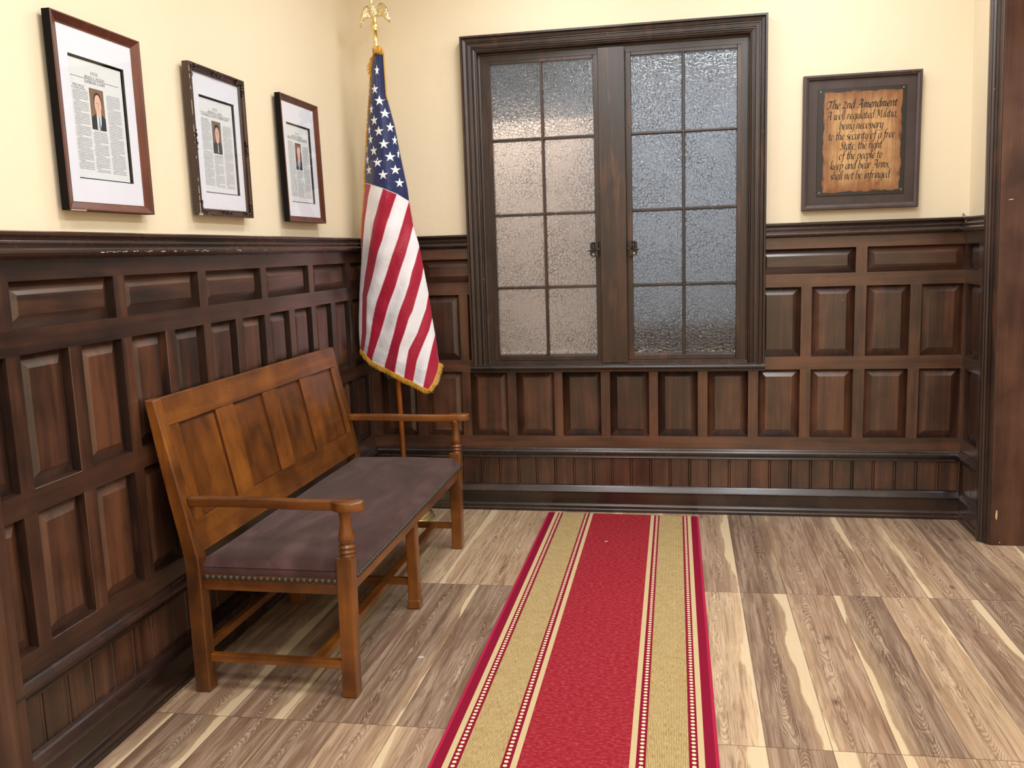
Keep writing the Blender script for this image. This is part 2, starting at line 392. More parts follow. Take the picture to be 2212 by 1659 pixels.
# ------------------------------------------------------------------ mesh helpers
class MB:
    def __init__(s): s.v = []; s.f = []; s.m = []; s.sm = []
    def face(s, pts, mi=0, smooth=False):
        i = len(s.v); s.v += [tuple(p) for p in pts]; s.f.append(tuple(range(i, i + len(pts)))); s.m.append(mi); s.sm.append(smooth)
    def box(s, x0, x1, y0, y1, z0, z1, mi=0):
        i = len(s.v)
        s.v += [(x, y, z) for z in (z0, z1) for y in (y0, y1) for x in (x0, x1)]
        for q in ((0, 2, 3, 1), (4, 5, 7, 6), (0, 1, 5, 4), (2, 6, 7, 3), (0, 4, 6, 2), (1, 3, 7, 5)):
            s.f.append(tuple(i + k for k in q)); s.m.append(mi); s.sm.append(False)
    def loft(s, rings, closed=True, caps=True, mi=0, smooth=True):
        """rings: equally long lists of points"""
        i = len(s.v); n = len(rings[0])
        for r in rings: s.v += [tuple(p) for p in r]
        for a in range(len(rings) - 1):
            for b in range(n if closed else n - 1):
                c = (b + 1) % n
                s.f.append((i + a * n + b, i + a * n + c, i + (a + 1) * n + c, i + (a + 1) * n + b)); s.m.append(mi); s.sm.append(smooth)
        if caps and closed:
            s.f.append(tuple(i + k for k in range(n - 1, -1, -1))); s.m.append(mi); s.sm.append(False)
            s.f.append(tuple(i + (len(rings) - 1) * n + k for k in range(n))); s.m.append(mi); s.sm.append(False)
    def lathe(s, prof, cx, cy, n=24, mi=0, smooth=True):
        """prof: list of (z, radius[, dx, dy])"""
        s.loft([[(cx + (p[2] if len(p) > 2 else 0) + p[1] * math.cos(2 * math.pi * k / n), cy + (p[3] if len(p) > 3 else 0) + p[1] * math.sin(2 * math.pi * k / n), p[0]) for k in range(n)] for p in prof], mi=mi, smooth=smooth)
    def tube(s, pts, r, n=8, mi=0, r2=None):
        rings = []
        for k, p in enumerate(pts):
            p = Vector(p); a = Vector(pts[max(k - 1, 0)]); b = Vector(pts[min(k + 1, len(pts) - 1)])
            d = (b - a).normalized(); q = Vector((0, 0, 1)) if abs(d.z) < 0.9 else Vector((1, 0, 0))
            e1 = d.cross(q).normalized(); e2 = d.cross(e1)
            rr = r if r2 is None else r + (r2 - r) * k / (len(pts) - 1)
            rings.append([p + rr * (math.cos(2 * math.pi * j / n) * e1 + math.sin(2 * math.pi * j / n) * e2) for j in range(n)])
        s.loft(rings, mi=mi)
    def prism(s, poly, axis, a, b, mi=0, smooth=False):
        """poly in the two other axes (in xyz order), extruded along axis from a to b"""
        def P(p, t):
            return {'x': (t, p[0], p[1]), 'y': (p[0], t, p[1]), 'z': (p[0], p[1], t)}[axis]
        s.loft([[P(p, a) for p in poly], [P(p, b) for p in poly]], mi=mi, smooth=smooth)
    def dome(s, c, nrm, r, n=10, mi=0, k=0.75):
        c = Vector(c); nrm = Vector(nrm).normalized(); q = Vector((0, 0, 1)) if abs(nrm.z) < 0.9 else Vector((1, 0, 0))
        e1 = nrm.cross(q).normalized(); e2 = nrm.cross(e1)
        rings = []
        for a in (0.0, 0.35, 0.7, 1.0, 1.3):
            rings.append([c + nrm * (r * k * math.sin(a)) + r * math.cos(a) * (math.cos(2 * math.pi * j / n) * e1 + math.sin(2 * math.pi * j / n) * e2) for j in range(n)])
        s.loft(rings, mi=mi)
    def build(s, name, mats, parent=None, fix=True, bevel=0.0, seg=2, merge=False):
        me = bpy.data.meshes.new(name); me.from_pydata(s.v, [], s.f)
        for m in (mats if isinstance(mats, (list, tuple)) else [mats]): me.materials.append(m)
        me.polygons.foreach_set('material_index', s.m); me.polygons.foreach_set('use_smooth', s.sm)
        if fix or merge:
            import bmesh
            bm = bmesh.new(); bm.from_mesh(me)
            if merge: bmesh.ops.remove_doubles(bm, verts=bm.verts, dist=1e-5)
            bmesh.ops.recalc_face_normals(bm, faces=bm.faces); bm.to_mesh(me); bm.free()
        me.update()
        o = bpy.data.objects.new(name, me); COL.objects.link(o)
        if parent is not None:
            o.parent = parent; o.location = -wloc(parent)
        if bevel:
            md = o.modifiers.new('soft_edges', 'BEVEL'); md.width = bevel; md.segments = seg; md.limit_method = 'ANGLE'; md.angle_limit = 0.6
        return o

def wloc(o):
    v = Vector((0, 0, 0))
    while o is not None: v += Vector(o.location); o = o.parent
    return v
def tag(o, label=None, cat=None, group=None, kind=None):
    if label: o['label'] = label
    if cat: o['category'] = cat
    if group: o['group'] = group
    if kind: o['kind'] = kind
    return o
def empty(name, loc, label, cat, group=None, kind=None):
    o = bpy.data.objects.new(name, None); o.location = loc; o.empty_display_size = 0.1; COL.objects.link(o)
    return tag(o, label, cat, group, kind)
def lerp(a, b, t): return a + (b - a) * t
def ip(poly, z, i=1, j=0):
    """poly of points sorted downward in [i]: interpolate [j] at z"""
    if z >= poly[0][i]: return poly[0][j]
    for a, b in zip(poly, poly[1:]):
        if a[i] >= z >= b[i] and a[i] != b[i]: return lerp(a[j], b[j], (a[i] - z) / (a[i] - b[i]))
    return poly[-1][j]

# ------------------------------------------------------------------ wall frames of reference
XR0, XRS = 3.100, -0.0185        # the right-hand wall leans in a little
def M_back(s, n, z): return (s, n, z)
def M_left(s, n, z): return (-n, s, z)
def M_right(s, n, z): return (XR0 + XRS * z + n, s, z)

ROW1 = (1.2601, 1.3864); ROW2 = (0.8377, 1.1941); ROW3 = (0.4149, 0.7718)
ZB, ZT = 0.32, 1.455
DEP = 0.030

def wainscot(M, s0, s1, cols, wide, parent, wh, wv, clip=None, rev=False):
    """flat frame of stiles and rails with sunk openings, a raised panel of its own in each; clip = (s, s, z): hole of the window"""
    ops = []
    for a, b in cols:
        ops += [(a, b) + ROW2, (a, b) + ROW3]
    for a, b in wide: ops.append((a, b) + ROW1)
    res = []
    for a, b, c, d in ops:
        a, b = max(a, s0), min(b, s1)
        if b - a < 0.004: continue
        full = (a, b)
        if clip and d > clip[2]:
            if a >= clip[0] and b <= clip[1]: continue
            if a < clip[0] < b: b = clip[0] if b <= clip[1] else b
            if a < clip[1] < b and a >= clip[0]: a = clip[1]
            if a < clip[0] and b > clip[1]: continue
            if b - a < 0.004: continue
        res.append((a, b, c, d))
    # grid of cells
    ss = sorted({round(v, 5) for v in [s0, s1] + [q for r in res for q in r[:2]] + ([clip[0], clip[1]] if clip else [])})
    zs = sorted({round(v, 5) for v in [ZB, ZT] + [q for r in res for q in r[2:]] + ([clip[2]] if clip else [])})
    fr = MB()
    def inside(s, z, r): return r[0] < s < r[1] and r[2] < z < r[3]
    for a, b in zip(ss, ss[1:]):
        for c, d in zip(zs, zs[1:]):
            ms, mz = (a + b) / 2, (c + d) / 2
            if any(inside(ms, mz, r) for r in res): continue
            if clip and clip[0] < ms < clip[1] and mz > clip[2]: continue
            inrow = any(r0 < mz < r1 for r0, r1 in (ROW1, ROW2, ROW3))
            fr.face([M(a, 0, c), M(b, 0, c), M(b, 0, d), M(a, 0, d)], 0 if inrow else 1)
    L = 0.0016
    for a, b, c, d in res:
        o = [(a, c), (b, c), (b, d), (a, d)]
        for k in range(4):
            p, q = o[k], o[(k + 1) % 4]
            fr.face([M(p[0], 0, p[1]), M(q[0], 0, q[1]), M(q[0], DEP, q[1]), M(p[0], DEP, p[1])], 2 if k in (1, 3) else 1)  # upright sides take dark trim wood, recess shadow painted in
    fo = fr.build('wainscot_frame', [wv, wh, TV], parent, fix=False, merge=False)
    import bmesh
    bm = bmesh.new(); bm.from_mesh(fo.data); bmesh.ops.remove_doubles(bm, verts=bm.verts, dist=1e-5)
    bmesh.ops.recalc_face_normals(bm, faces=bm.faces)
    c0 = Vector(M(0, -1, 0)) - Vector(M(0, 0, 0))
    front = [f for f in bm.faces if abs(f.normal.dot(c0)) > 0.9]
    if front and sum(f.normal.dot(c0) for f in front) < 0: bmesh.ops.reverse_faces(bm, faces=bm.faces)
    bm.to_mesh(fo.data); bm.free()
    md = fo.modifiers.new('soft_edges', 'BEVEL'); md.width = 0.0016; md.segments = 1; md.limit_method = 'ANGLE'; md.angle_limit = 0.8
    for a, b, c, d in res:
        pb = MB(); w, h = b - a, d - c; k = min(0.038, w * 0.32)
        ky = 0.038
        if h < 0.15: ky = 0.036
        N0, N1, N2 = DEP, 0.0110, 0.0108
        R = [(a, c), (b, c), (b, d), (a, d)]; F = [(a + k, c + ky), (b - k, c + ky), (b - k, d - ky), (a + k, d - ky)]
        G2 = [(a + k + .0015, c + ky + .0015), (b - k - .0015, c + ky + .0015), (b - k - .0015, d - ky - .0015), (a + k + .0015, d - ky - .0015)]
        for q in range(4):
            r = (q + 1) % 4
            pb.face([M(R[q][0], N0, R[q][1]), M(R[r][0], N0, R[r][1]), M(F[r][0], N1, F[r][1]), M(F[q][0], N1, F[q][1])])
            pb.face([M(F[q][0], N1, F[q][1]), M(F[r][0], N1, F[r][1]), M(G2[r][0], N2, G2[r][1]), M(G2[q][0], N2, G2[q][1])])
        pb.face([M(q[0], N2, q[1]) for q in G2])
        pb.build('raised_panel', wh if (w > 0.3 and h < 0.2) else wv, parent, fix=False)

def run(M, prof, s0, s1, k0, k1, name, mat, parent=None, smooth=False):
    """a moulding: profile (n, z) run along a wall; ends mitred by k (s shifts with -n)"""
    m = MB(); i = 0
    m.loft([[M(s0 + k0 * -p[0], p[0], p[1]) for p in prof], [M(s1 + k1 * -p[0], p[0], p[1]) for p in prof]], smooth=smooth)
    return m.build(name, mat, parent)

CHAIR = [(0.02, 1.440), (-0.010, 1.443), (-0.022, 1.446), (-0.031, 1.451), (-0.035, 1.458), (-0.034, 1.465), (-0.029, 1.470), (-0.022, 1.472), (-0.022, 1.475),
         (-0.026, 1.479), (-0.027, 1.484), (-0.023, 1.488), (-0.015, 1.489), (-0.012, 1.494), (-0.015, 1.500), (-0.022, 1.503), (-0.024, 1.506), (-0.024, 1.513), (-0.018, 1.516), (0.02, 1.516)]
BASE = [(0.02, 0.0), (-0.038, 0.0), (-0.038, 0.014), (-0.034, 0.019), (-0.034, 0.033), (-0.028, 0.041), (-0.024, 0.044), (-0.024, 0.103), (-0.028, 0.106), (-0.029, 0.111), (-0.025, 0.116),
        (-0.012, 0.135), (-0.007, 0.140), (0.006, 0.143), (0.02, 0.143)]
LOW = [(0.02, 0.292), (0.004, 0.292), (-0.006, 0.294), (-0.008, 0.299), (-0.005, 0.304), (-0.004, 0.308), (-0.012, 0.311), (-0.020, 0.316), (-0.025, 0.324), (-0.025, 0.332), (-0.020, 0.340),
       (-0.012, 0.344), (-0.008, 0.349), (0.02, 0.349)]

def beadboard(M, s0, s1, off, parent, mat):
    """upright boards with a pair of bead grooves every 103 mm"""
    pts = [(s0, 0.007)]
    k = math.ceil((s0 - off) / 0.1033)
    while off + k * 0.1033 < s1 - 0.012:
        c = off + k * 0.1033
        if c - 0.008 > s0:
            for ds, n in ((-0.0075, 0.007), (-0.0060, 0.012), (-0.0045, 0.008), (-0.002, 0.006), (0.002, 0.006), (0.0045, 0.008), (0.0060, 0.012), (0.0075, 0.007)): pts.append((c + ds, n))
        k += 1
    pts.append((s1, 0.007))
    m = MB()
    for a, b in zip(pts, pts[1:]):
        m.face([M(a[0], a[1], 0.135), M(b[0], b[1], 0.135), M(b[0], b[1], 0.31), M(a[0], a[1], 0.31)])
    return m.build('beadboard', mat, parent, fix=False)

YF = -7.4                                   # wall behind the camera
# ------------------------------------------------------------------ room shell
m = MB(); m.box(-0.1, 6.0, YF, 2.2, -0.06, 0.0)
tag(m.build('floor', FLOOR), 'wood-look plank tile floor in mottled brown and cream', 'floor', kind='structure')
m = MB(); m.box(-0.1, 6.0, YF, 2.2, 3.1, 3.16)
tag(m.build('ceiling', CEIL), 'plain white ceiling over the room', 'ceiling', kind='structure')
# left wall
m = MB(); m.box(-0.14, -0.02, YF, 0.02, 1.45, 3.1); m.box(-0.14, -0.042, YF, 0.042, 0.0, 1.45)
wl = tag(m.build('wall_left', PL), 'cream plaster wall with dark panelling and three framed pages', 'wall', kind='structure')
lp = [(-0.479 - (12 - k) * 0.2440, -0.479 - (12 - k) * 0.2440 + 0.1905) for k in range(-4, 14)]
lw = [(-0.7303 - j * 0.4895, -0.7303 - j * 0.4895 + 0.4345) for j in range(-1, 8)]
wainscot(M_left, -4.6, -0.0, lp, lw, wl, WY, WV)
beadboard(M_left, -4.6, 0.0, -0.05, wl, WV)
# back wall, with the window hole
HX0, HX1, HZ0, HZ1 = 0.66, 2.06, 0.84, 2.46
m = MB()
m.box(-0.14, HX0, 0.02, 0.14, 1.45, 3.1); m.box(HX1, 3.3, 0.02, 0.14, 1.45, 3.1); m.box(-0.14, HX0, 0.042, 0.14, 0, 1.45); m.box(HX1, 3.3, 0.042, 0.14, 0, 1.45)
m.box(HX0, HX1, 0.042, 0.14, 0, HZ0); m.box(HX0, HX1, 0.02, 0.14, HZ1, 3.1)
wb = tag(m.build('wall_back', PL), 'cream plaster wall with the window and dark panelling', 'wall', kind='structure')
bc = [0.0498, 0.3128, 0.5684, 0.8244, 1.0779, 1.3331, 1.5873, 1.8443, 2.1019, 2.3619, 2.6232, 2.8832]
bcols = [(c, c + 0.2070) for c in bc[:-1]] + [(2.8832, 3.0768)]
bw = [(0.0498, 0.261), (0.320, 0.775), (0.8244, 1.284), (1.3331, 1.793), (1.8443, 2.050), (2.1019, 2.569), (2.6222, 3.0768)]
wainscot(M_back, 0.0, 3.11, bcols, bw, wb, WX, WV, clip=(HX0, HX1, 0.80))
beadboard(M_back, 0.0, 3.115, 1.4415, wb, WV)
# right wall: short return up to the doorway, then the doorway, then wall again
m = MB()
for z0_, z1_, n_ in ((0.0, 1.45, 0.042), (1.45, 3.1, 0.02)):
    q_ = ((0.042, z0_), (-0.42, z0_), (-0.42, z1_), (0.042, z1_))
    m.loft([[M_right(y, n_, z) for y, z in q_], [(3.6, y, z) for y, z in q_]], smooth=False)
m.box(3.13, 3.6, -1.55, -0.42, 2.52, 3.1)
m.box(3.13, 3.6, YF, -1.55, 0.0, 3.1)
wr = tag(m.build('wall_right', PL), 'short cream wall return with dark panelling beside the doorway', 'wall', kind='structure')
wainscot(M_right, -0.36, 0.0, [(-0.235, -0.040), (-0.48, -0.285)], [(-0.205, -0.030), (-0.48, -0.285)], wr, WY, WV)
beadboard(M_right, -0.36, 0.0, -0.146, wr, WV)
# rest of the enclosure
m = MB(); m.box(-0.14, 6.0, YF - 0.1, YF, 0, 3.1)
tag(m.build('wall_front', PL), 'plain cream wall behind the viewer', 'wall', kind='structure')
m = MB(); m.box(6.0, 6.1, YF, 2.2, 0, 3.1)
tag(m.build('wall_hall', PL), 'plain cream wall of the hall beyond the doorway', 'wall', kind='structure')
# back room seen through the window
m = MB(); m.box(-0.4, 3.6, 1.9, 2.0, 0, 3.1); m.box(-0.5, -0.4, 0.14, 2.0, 0, 3.1); m.box(3.6, 3.7, 0.14, 2.0, 0, 3.1)
tag(m.build('wall_beyond', GREYWALL), 'blurred grey wall seen through the window glass', 'wall', kind='structure')
m = MB(); m.box(0.28, 1.27, 0.50, 0.53, 0, 2.16)
tag(m.build('partition_beyond', PINKBOARD), 'blurred pinkish partition behind the glass of the window', 'partition', kind='structure')

m = MB(); m.box(1.36, 2.9, 0.85, 1.2, 0, 0.93)  # dark box added to darken the lower right panes
tag(m.build('dark_box_beyond', DARKLOW), 'blurred dark low box added behind the bottom panes of the window', 'partition', kind='structure')

# ------------------------------------------------------------------ trims
def trim(name, o, label, cat='trim'):
    o.name = name; return tag(o, label, cat, kind='structure')
trim('trim_1', run(M_left, CHAIR, -4.6, 0.0, 0, -1, 'trim_1', TY, smooth=False), 'moulded chair rail with chipped paint along the wall of framed pages')
trim('trim_2', run(M_back, CHAIR, 0.0, 0.592, 1, 0, 'trim_2', TX), 'short moulded chair rail between flag and window casing')
trim('trim_3', run(M_back, CHAIR, 2.127, 3.070, 0, 0, 'trim_3', TX), 'moulded chair rail under the framed plaque')
def M_rrail(s, n, z): return M_right(s, n, z)
trim('trim_4', run(M_right, CHAIR, -0.36, 0.0, 0, -1, 'trim_4', TY), 'short chair rail end beside the doorway casing')
trim('trim_5', run(M_left, LOW, -4.6, 0.0, 0, -1, 'trim_5', TY), 'low rounded rail above beadboard behind the bench')
trim('trim_6', run(M_back, LOW, 0.0, 3.09, 1, 0, 'trim_6', TX), 'low rounded rail above beadboard under the window')
trim('trim_7', run(M_right, LOW, -0.36, 0.0, 0, -1, 'trim_7', TY), 'low rounded rail end beside the doorway casing')
tag(run(M_left, BASE, -4.6, 0.0, 0, -1, 'baseboard_left', TY), 'tall dark stepped baseboard behind the bench', 'baseboard', kind='structure')
tag(run(M_back, BASE, 0.0, 3.088, 1, 0, 'baseboard_back', TX), 'tall dark stepped baseboard under the window wall', 'baseboard', kind='structure')
BASER = [(n + 0.014 if n < 0 else n, z) for n, z in BASE]
tag(run(M_right, BASER, -0.35, 0.0, 0, -1, 'baseboard_right', TY), 'short dark stepped baseboard beside the doorway casing', 'baseboard', kind='structure')
# white paint peeled at the rail corner and along the left rail
m = MB()
random.seed(5)
for k in range(16):
    z = lerp(1.452, 1.53, k / 15); w = random.uniform(0.003, 0.008); x = 3.066 + random.uniform(-0.004, 0.004)
    yy = -0.005 if z > 1.516 else -0.045 + random.uniform(-0.002, 0.004)
    if z > 1.516: yy = 0.012
    m.box(x - w, x + w, yy, yy + 0.006, z - 0.004, z + 0.004)
wf = m.build('caulk_patch', FLAKE, bpy.data.objects['trim_3'])
rp_ = random.Random(8); npc = 0
for y0, y1, dens in ((-2.36, -2.02, 1.0), (-1.96, -1.86, .6), (-1.83, -1.74, .8), (-1.60, -1.50, .5), (-1.30, -1.27, .5)):
    y = y0
    while y < y1:
        w = rp_.uniform(0.006, 0.028)
        if rp_.random() < dens * 0.75:
            m = MB(); zz = 1.4575 + rp_.uniform(-0.002, 0.003); h = rp_.uniform(0.0008, 0.0035); n = 7
            up = [(y + w * k / n, zz + h * rp_.uniform(0.3, 1.0) * math.sin(math.pi * (k + .3) / (n + .6))) for k in range(n + 1)]
            dn = [(y + w * k / n, zz - h * rp_.uniform(0.1, 0.5) * math.sin(math.pi * (k + .3) / (n + .6))) for k in range(n, -1, -1)]
            m.prism(up + dn, 'x', 0.0345, 0.0354); m.build('paint_chip', FLAKE, bpy.data.objects['trim_1'])
        y += w * rp_.uniform(0.7, 1.3)
# upright post at the near end of the left panelling
m = MB(); m.box(-0.02, 0.022, -3.35, -2.822, 0.0, 3.1)
m.box(0.0, 0.027, -3.35, -2.86, 0.0, 3.1)
tag(m.build('trim_8', PM, bevel=0.003), 'reddish brown upright board at the near end of the panelling', 'trim', kind='structure')

# ------------------------------------------------------------------ doorway casing
dr = empty('door_1', (3.1, -0.42, 0), 'dark moulded doorway casing with worn reddish jamb', 'doorway', kind='structure')
def sh(x, z): return x - 0.0185 * z
def casing_seg(poly, z0, z1, mat, name):
    mm = MB(); mm.loft([[(sh(x, z0), y, z0) for x, y in poly], [(sh(x, z1), y, z1) for x, y in poly]], smooth=False)
    return mm.build(name, mat, dr, bevel=0.0015, seg=1)
CP = [(3.13, -0.342), (3.073, -0.344), (3.071, -0.350), (3.071, -0.372), (3.079, -0.375), (3.080, -0.379), (3.078, -0.383), (3.088, -0.386), (3.090, -0.394), (3.098, -0.400), (3.098, -0.410), (3.108, -0.418), (3.13, -0.4195)]
casing_seg(CP, 0.0, 2.62, TV, 'door_casing')
jb = MB(); jb.loft([[(sh(3.112, z), -0.424, z), (3.62, -0.424, z), (3.62, -0.40, z), (sh(3.112, z), -0.40, z)] for z in (0.0, 2.62)], smooth=False)
jb.build('door_jamb', JM, dr)
hd = MB(); hd.box(3.10, 3.62, -1.55, -0.424, 2.50, 2.54); hd.box(3.22, 3.62, -0.46, -0.4245, 2.46, 2.50)
hd.build('door_head', JM, dr)
ch = MB(); ch.prism([(3.128, 0.135), (3.134, 0.120), (3.137, 0.140), (3.136, 0.165), (3.131, 0.170), (3.128, 0.150)], 'y', -0.4250, -0.4243)
ch.prism([(3.150, 0.012), (3.154, 0.012), (3.154, 0.017), (3.150, 0.017)], 'y', -0.4250, -0.4243)
ch.prism([(3.118, 1.572), (3.136, 1.574), (3.136, 1.577), (3.118, 1.576)], 'y', -0.4250, -0.4243)
ch.build('wood_chip_mark', WOODEDGE, dr)

# ------------------------------------------------------------------ window
wn = empty('window_1', (1.36, 0.0, 0.8), 'wide dark-framed double casement window with hammered glass', 'window', kind='structure')
OX0, OX1, OZ1, OZ0 = 0.590, 2.129, 2.522, 0.812
CAS = [(0.0, 0.02), (0.0, -0.046), (0.003, -0.050), (0.013, -0.050), (0.016, -0.044), (0.018, -0.037), (0.036, -0.033), (0.038, -0.029), (0.0405, -0.034), (0.045, -0.034), (0.047, -0.027),
       (0.068, -0.025), (0.070, -0.021), (0.0725, -0.026), (0.077, -0.026), (0.079, -0.018), (0.090, -0.016), (0.092, -0.012), (0.0945, -0.016), (0.099, -0.015), (0.101, -0.008)]
CAS = [(d * 0.80, n) for d, n in CAS] + [(0.0815, 0.026), (0.088, 0.028), (0.0885, 0.036), (0.118, 0.036), (0.118, 0.06), (0.0, 0.06)]
m = MB()
def cz(d, n, which):
    return {'bl': (OX0 + d, n, OZ0), 'tl': (OX0 + d, n, OZ1 - d), 'tr': (OX1 - d, n, OZ1 - d), 'br': (OX1 - d, n, OZ0)}[which]
m.loft([[cz(d, n, w) for d, n in CAS] for w in ('bl', 'tl', 'tr', 'br')], smooth=False)
m.build('window_frame', TV, wn)
m = MB()    # reveal inside the casing
for x0, x1, z0, z1 in ((0.675, 0.700, HZ0 - 0.03, 2.43), (2.020, 2.045, HZ0 - 0.03, 2.43)): m.box(x0, x1, 0.037, 0.12, z0, z1)
m.box(0.675, 2.045, 0.037, 0.12, 2.416, 2.47); m.box(0.675, 2.045, -0.012, 0.12, 0.80, 0.826)
m.build('window_reveal', TV, wn)
m = MB(); m.box(1.296, 1.432, -0.014, 0.08, 0.815, 2.424)
m.build('mullion', TV, wn, bevel=0.003)
m = MB()
nose = [(-0.02, 0.772), (-0.048, 0.772), (-0.050, 0.776), (-0.050, 0.784), (-0.062, 0.786), (-0.067, 0.791), (-0.069, 0.799), (-0.067, 0.807), (-0.060, 0.812), (-0.02, 0.814), (0.045, 0.827), (0.045, 0.772)]
m.loft([[(x, p[0], p[1]) for p in nose] for x in (0.588, 2.129)], smooth=False)
m.build('window_sill', TX, wn)
ZH = (2.001, 1.611, 1.222)
def sash(x0, x1, xm):
    m = MB()
    gx0, gx1, gz0, gz1 = x0 + 0.030, x1 - 0.030, 0.856, 2.386
    m.box(x0, gx0, 0.040, 0.078, 0.826, 2.418); m.box(gx1, x1, 0.040, 0.078, 0.826, 2.418)
    m.box(gx0, gx1, 0.040, 0.078, gz1, 2.418); m.box(gx0, gx1, 0.040, 0.078, 0.826, gz0 - 0.006)
    # sloped putty bead at the foot of the glass
    m.prism([(0.040, gz0 - 0.006), (0.056, gz0 + 0.001), (0.078, gz0 + 0.001), (0.078, gz0 - 0.006)], 'x', gx0, gx1)
    s = m.build('sash', TV, wn, bevel=0.002, seg=1)
    b = MB()
    b.prism([(xm - 0.0088, 0.056), (xm - 0.004, 0.038), (xm + 0.004, 0.038), (xm + 0.0088, 0.056), (xm + 0.0088, 0.074), (xm - 0.0088, 0.074)], 'z', gz0, gz1)
    b.build('muntin', TV, s)
    for z in ZH:
        b = MB(); b.prism([(0.056, z - 0.0088), (0.039, z - 0.0045), (0.039, z + 0.003), (0.056, z + 0.0088), (0.074, z + 0.0088), (0.074, z - 0.0088)], 'x', gx0, gx1)
        b.build('muntin', TX, s)
    zz = [gz0] + sorted(ZH) + [gz1]
    for xa, xb in ((gx0, xm), (xm, gx1)):
        for za, zb in zip(zz, zz[1:]):
            p = MB(); p.box(xa + 0.001, xb - 0.001, 0.056, 0.061, za + 0.001, zb - 0.001)
            p.build('glass_pane', GLASS, s)
    return s
sL = sash(0.700, 1.2965, 0.9975)
sR = sash(1.4315, 2.020, 1.7250)
def latch(xc, d):
    """window latch: plate, ball, spool and flat lever; d = direction away from the mullion"""
    p = MB()
    pts = []
    for k in range(5):
        a = k / 4 * math.pi / 2; pts.append((xc + d * (0.008 + 0.012 * math.sin(a)), 1.378 + 0.012 * (1 - math.cos(a)) - 0.0))
    poly = [(xc - d * 0.022, 1.376)] + [(x, z) for x, z in pts] + [(x, 2 * 1.4155 - z) for x, z in reversed(pts)] + [(xc - d * 0.022, 1.455)]
    p.prism(poly, 'y', -0.010, 0.0385)
    o = p.build('latch', IRON, wn, bevel=0.001, seg=1)
    q = MB(); q.lathe([(1.4445, 0.003), (1.4455, 0.0085), (1.449, 0.0105), (1.452, 0.0085), (1.454, 0.003)], xc + d * 0.002, -0.024, 14)
    q.lathe([(1.420, 0.009), (1.426, 0.0065), (1.438, 0.0075), (1.4445, 0.006)], xc + d * 0.002, -0.024, 14)
    q.tube([(xc + d * 0.002, -0.006, 1.432), (xc + d * 0.002, -0.024, 1.432)], 0.005, 10)
    q.build('latch_knob', IRON, o)
    q = MB()
    q.box(min(xc - d * 0.030, xc + d * 0.004), max(xc - d * 0.030, xc + d * 0.004), -0.028, -0.010, 1.412, 1.421)
    q.loft([[(xc - d * 0.012, -0.032, 1.414), (xc - d * 0.012, -0.018, 1.414), (xc - d * 0.012, -0.018, 1.421), (xc - d * 0.012, -0.032, 1.421)],
            [(xc + d * 0.016, -0.040, 1.409), (xc + d * 0.016, -0.020, 1.409), (xc + d * 0.016, -0.020, 1.415), (xc + d * 0.016, -0.040, 1.415)],
            [(xc + d * 0.030, -0.034, 1.404), (xc + d * 0.030, -0.026, 1.404), (xc + d * 0.030, -0.026, 1.409), (xc + d * 0.030, -0.034, 1.409)]])
    q.build('latch_lever', IRON, o)
    q = MB(); q.dome((xc + d * 0.004, -0.010, 1.389), (0, -1, 0), 0.008, 12, k=0.5)
    q.build('screw', SCREW, o)
latch(1.262, -1); latch(1.466, 1)

# ------------------------------------------------------------------ rug
m = MB()
NY = 60
for k in range(NY):
    pass
rp = [(0.994, -0.078), (1.794, -0.098), (1.794, -6.2), (0.994, -6.2)]
m.loft([[(x, y, 0.001) for x, y in rp], [(x, y, 0.0075) for x, y in rp]], smooth=False)
tag(m.build('rug', RUG, bevel=0.002), 'long red runner rug with gold bands and beaded stripes on plank floor', 'rug')
# ------------------------------------------------------------------ specks lying about
m = MB(); m.prism([(0.775, -1.850), (0.790, -1.848), (0.795, -1.838), (0.783, -1.832), (0.772, -1.838)], 'z', 0.0003, 0.003)
tag(m.build('paint_flake', FLAKE), 'white paint flake lying on the floor between bench and rug', 'paint flake')
m = MB(); m.prism([(1.337, -0.552), (1.349, -0.548), (1.351, -0.540), (1.339, -0.543)], 'z', 0.0077, 0.010)
tag(m.build('paint_flake', FLAKE), 'white paint flake lying on the red rug centre', 'paint flake')

# ------------------------------------------------------------------ bench
bn = empty('bench', (0.36, -1.41, 0.0), 'honey-stained wooden bench with panelled back and purple-brown upholstered seat', 'bench')
def post(pts_lo, pts_hi, name, mat=BZ, extra=None, bev=0.004):
    """square post lofted through (x0,x1,y0,y1,z) sections"""
    m = MB()
    m.loft([[(a, c, z), (b, c, z), (b, d, z), (a, d, z)] for a, b, c, d, z in [pts_lo] + (extra or []) + [pts_hi]], smooth=False)
    return m.build(name, mat, bn, bevel=bev, seg=2)
def baluster(cx, cy, name='arm_post'):
    m = MB()
    pr = [(0.476, 0.024), (0.480, 0.0255), (0.4835, 0.021), (0.487, 0.021), (0.491, 0.0265), (0.496, 0.0265), (0.500, 0.021), (0.502, 0.0215), (0.507, 0.0272), (0.512, 0.0265), (0.516, 0.019), (0.520, 0.020),
          (0.528, 0.0250), (0.538, 0.0262), (0.552, 0.0238), (0.568, 0.0200), (0.586, 0.0175), (0.602, 0.0178), (0.616, 0.0200), (0.627, 0.0205), (0.634, 0.0205)]
    m.lathe(pr, cx, cy, 28)
    return m.build(name, BZ, bn)
for yc in (-2.128, -0.676):
    lg = post((0.610, 0.657, yc - 0.0225, yc + 0.0225, 0.0), (0.614, 0.667, yc - 0.0245, yc + 0.0245, 0.477), 'leg',
              extra=[(0.608, 0.659, yc - 0.024, yc + 0.024, 0.006)])
    baluster(0.6455, yc)
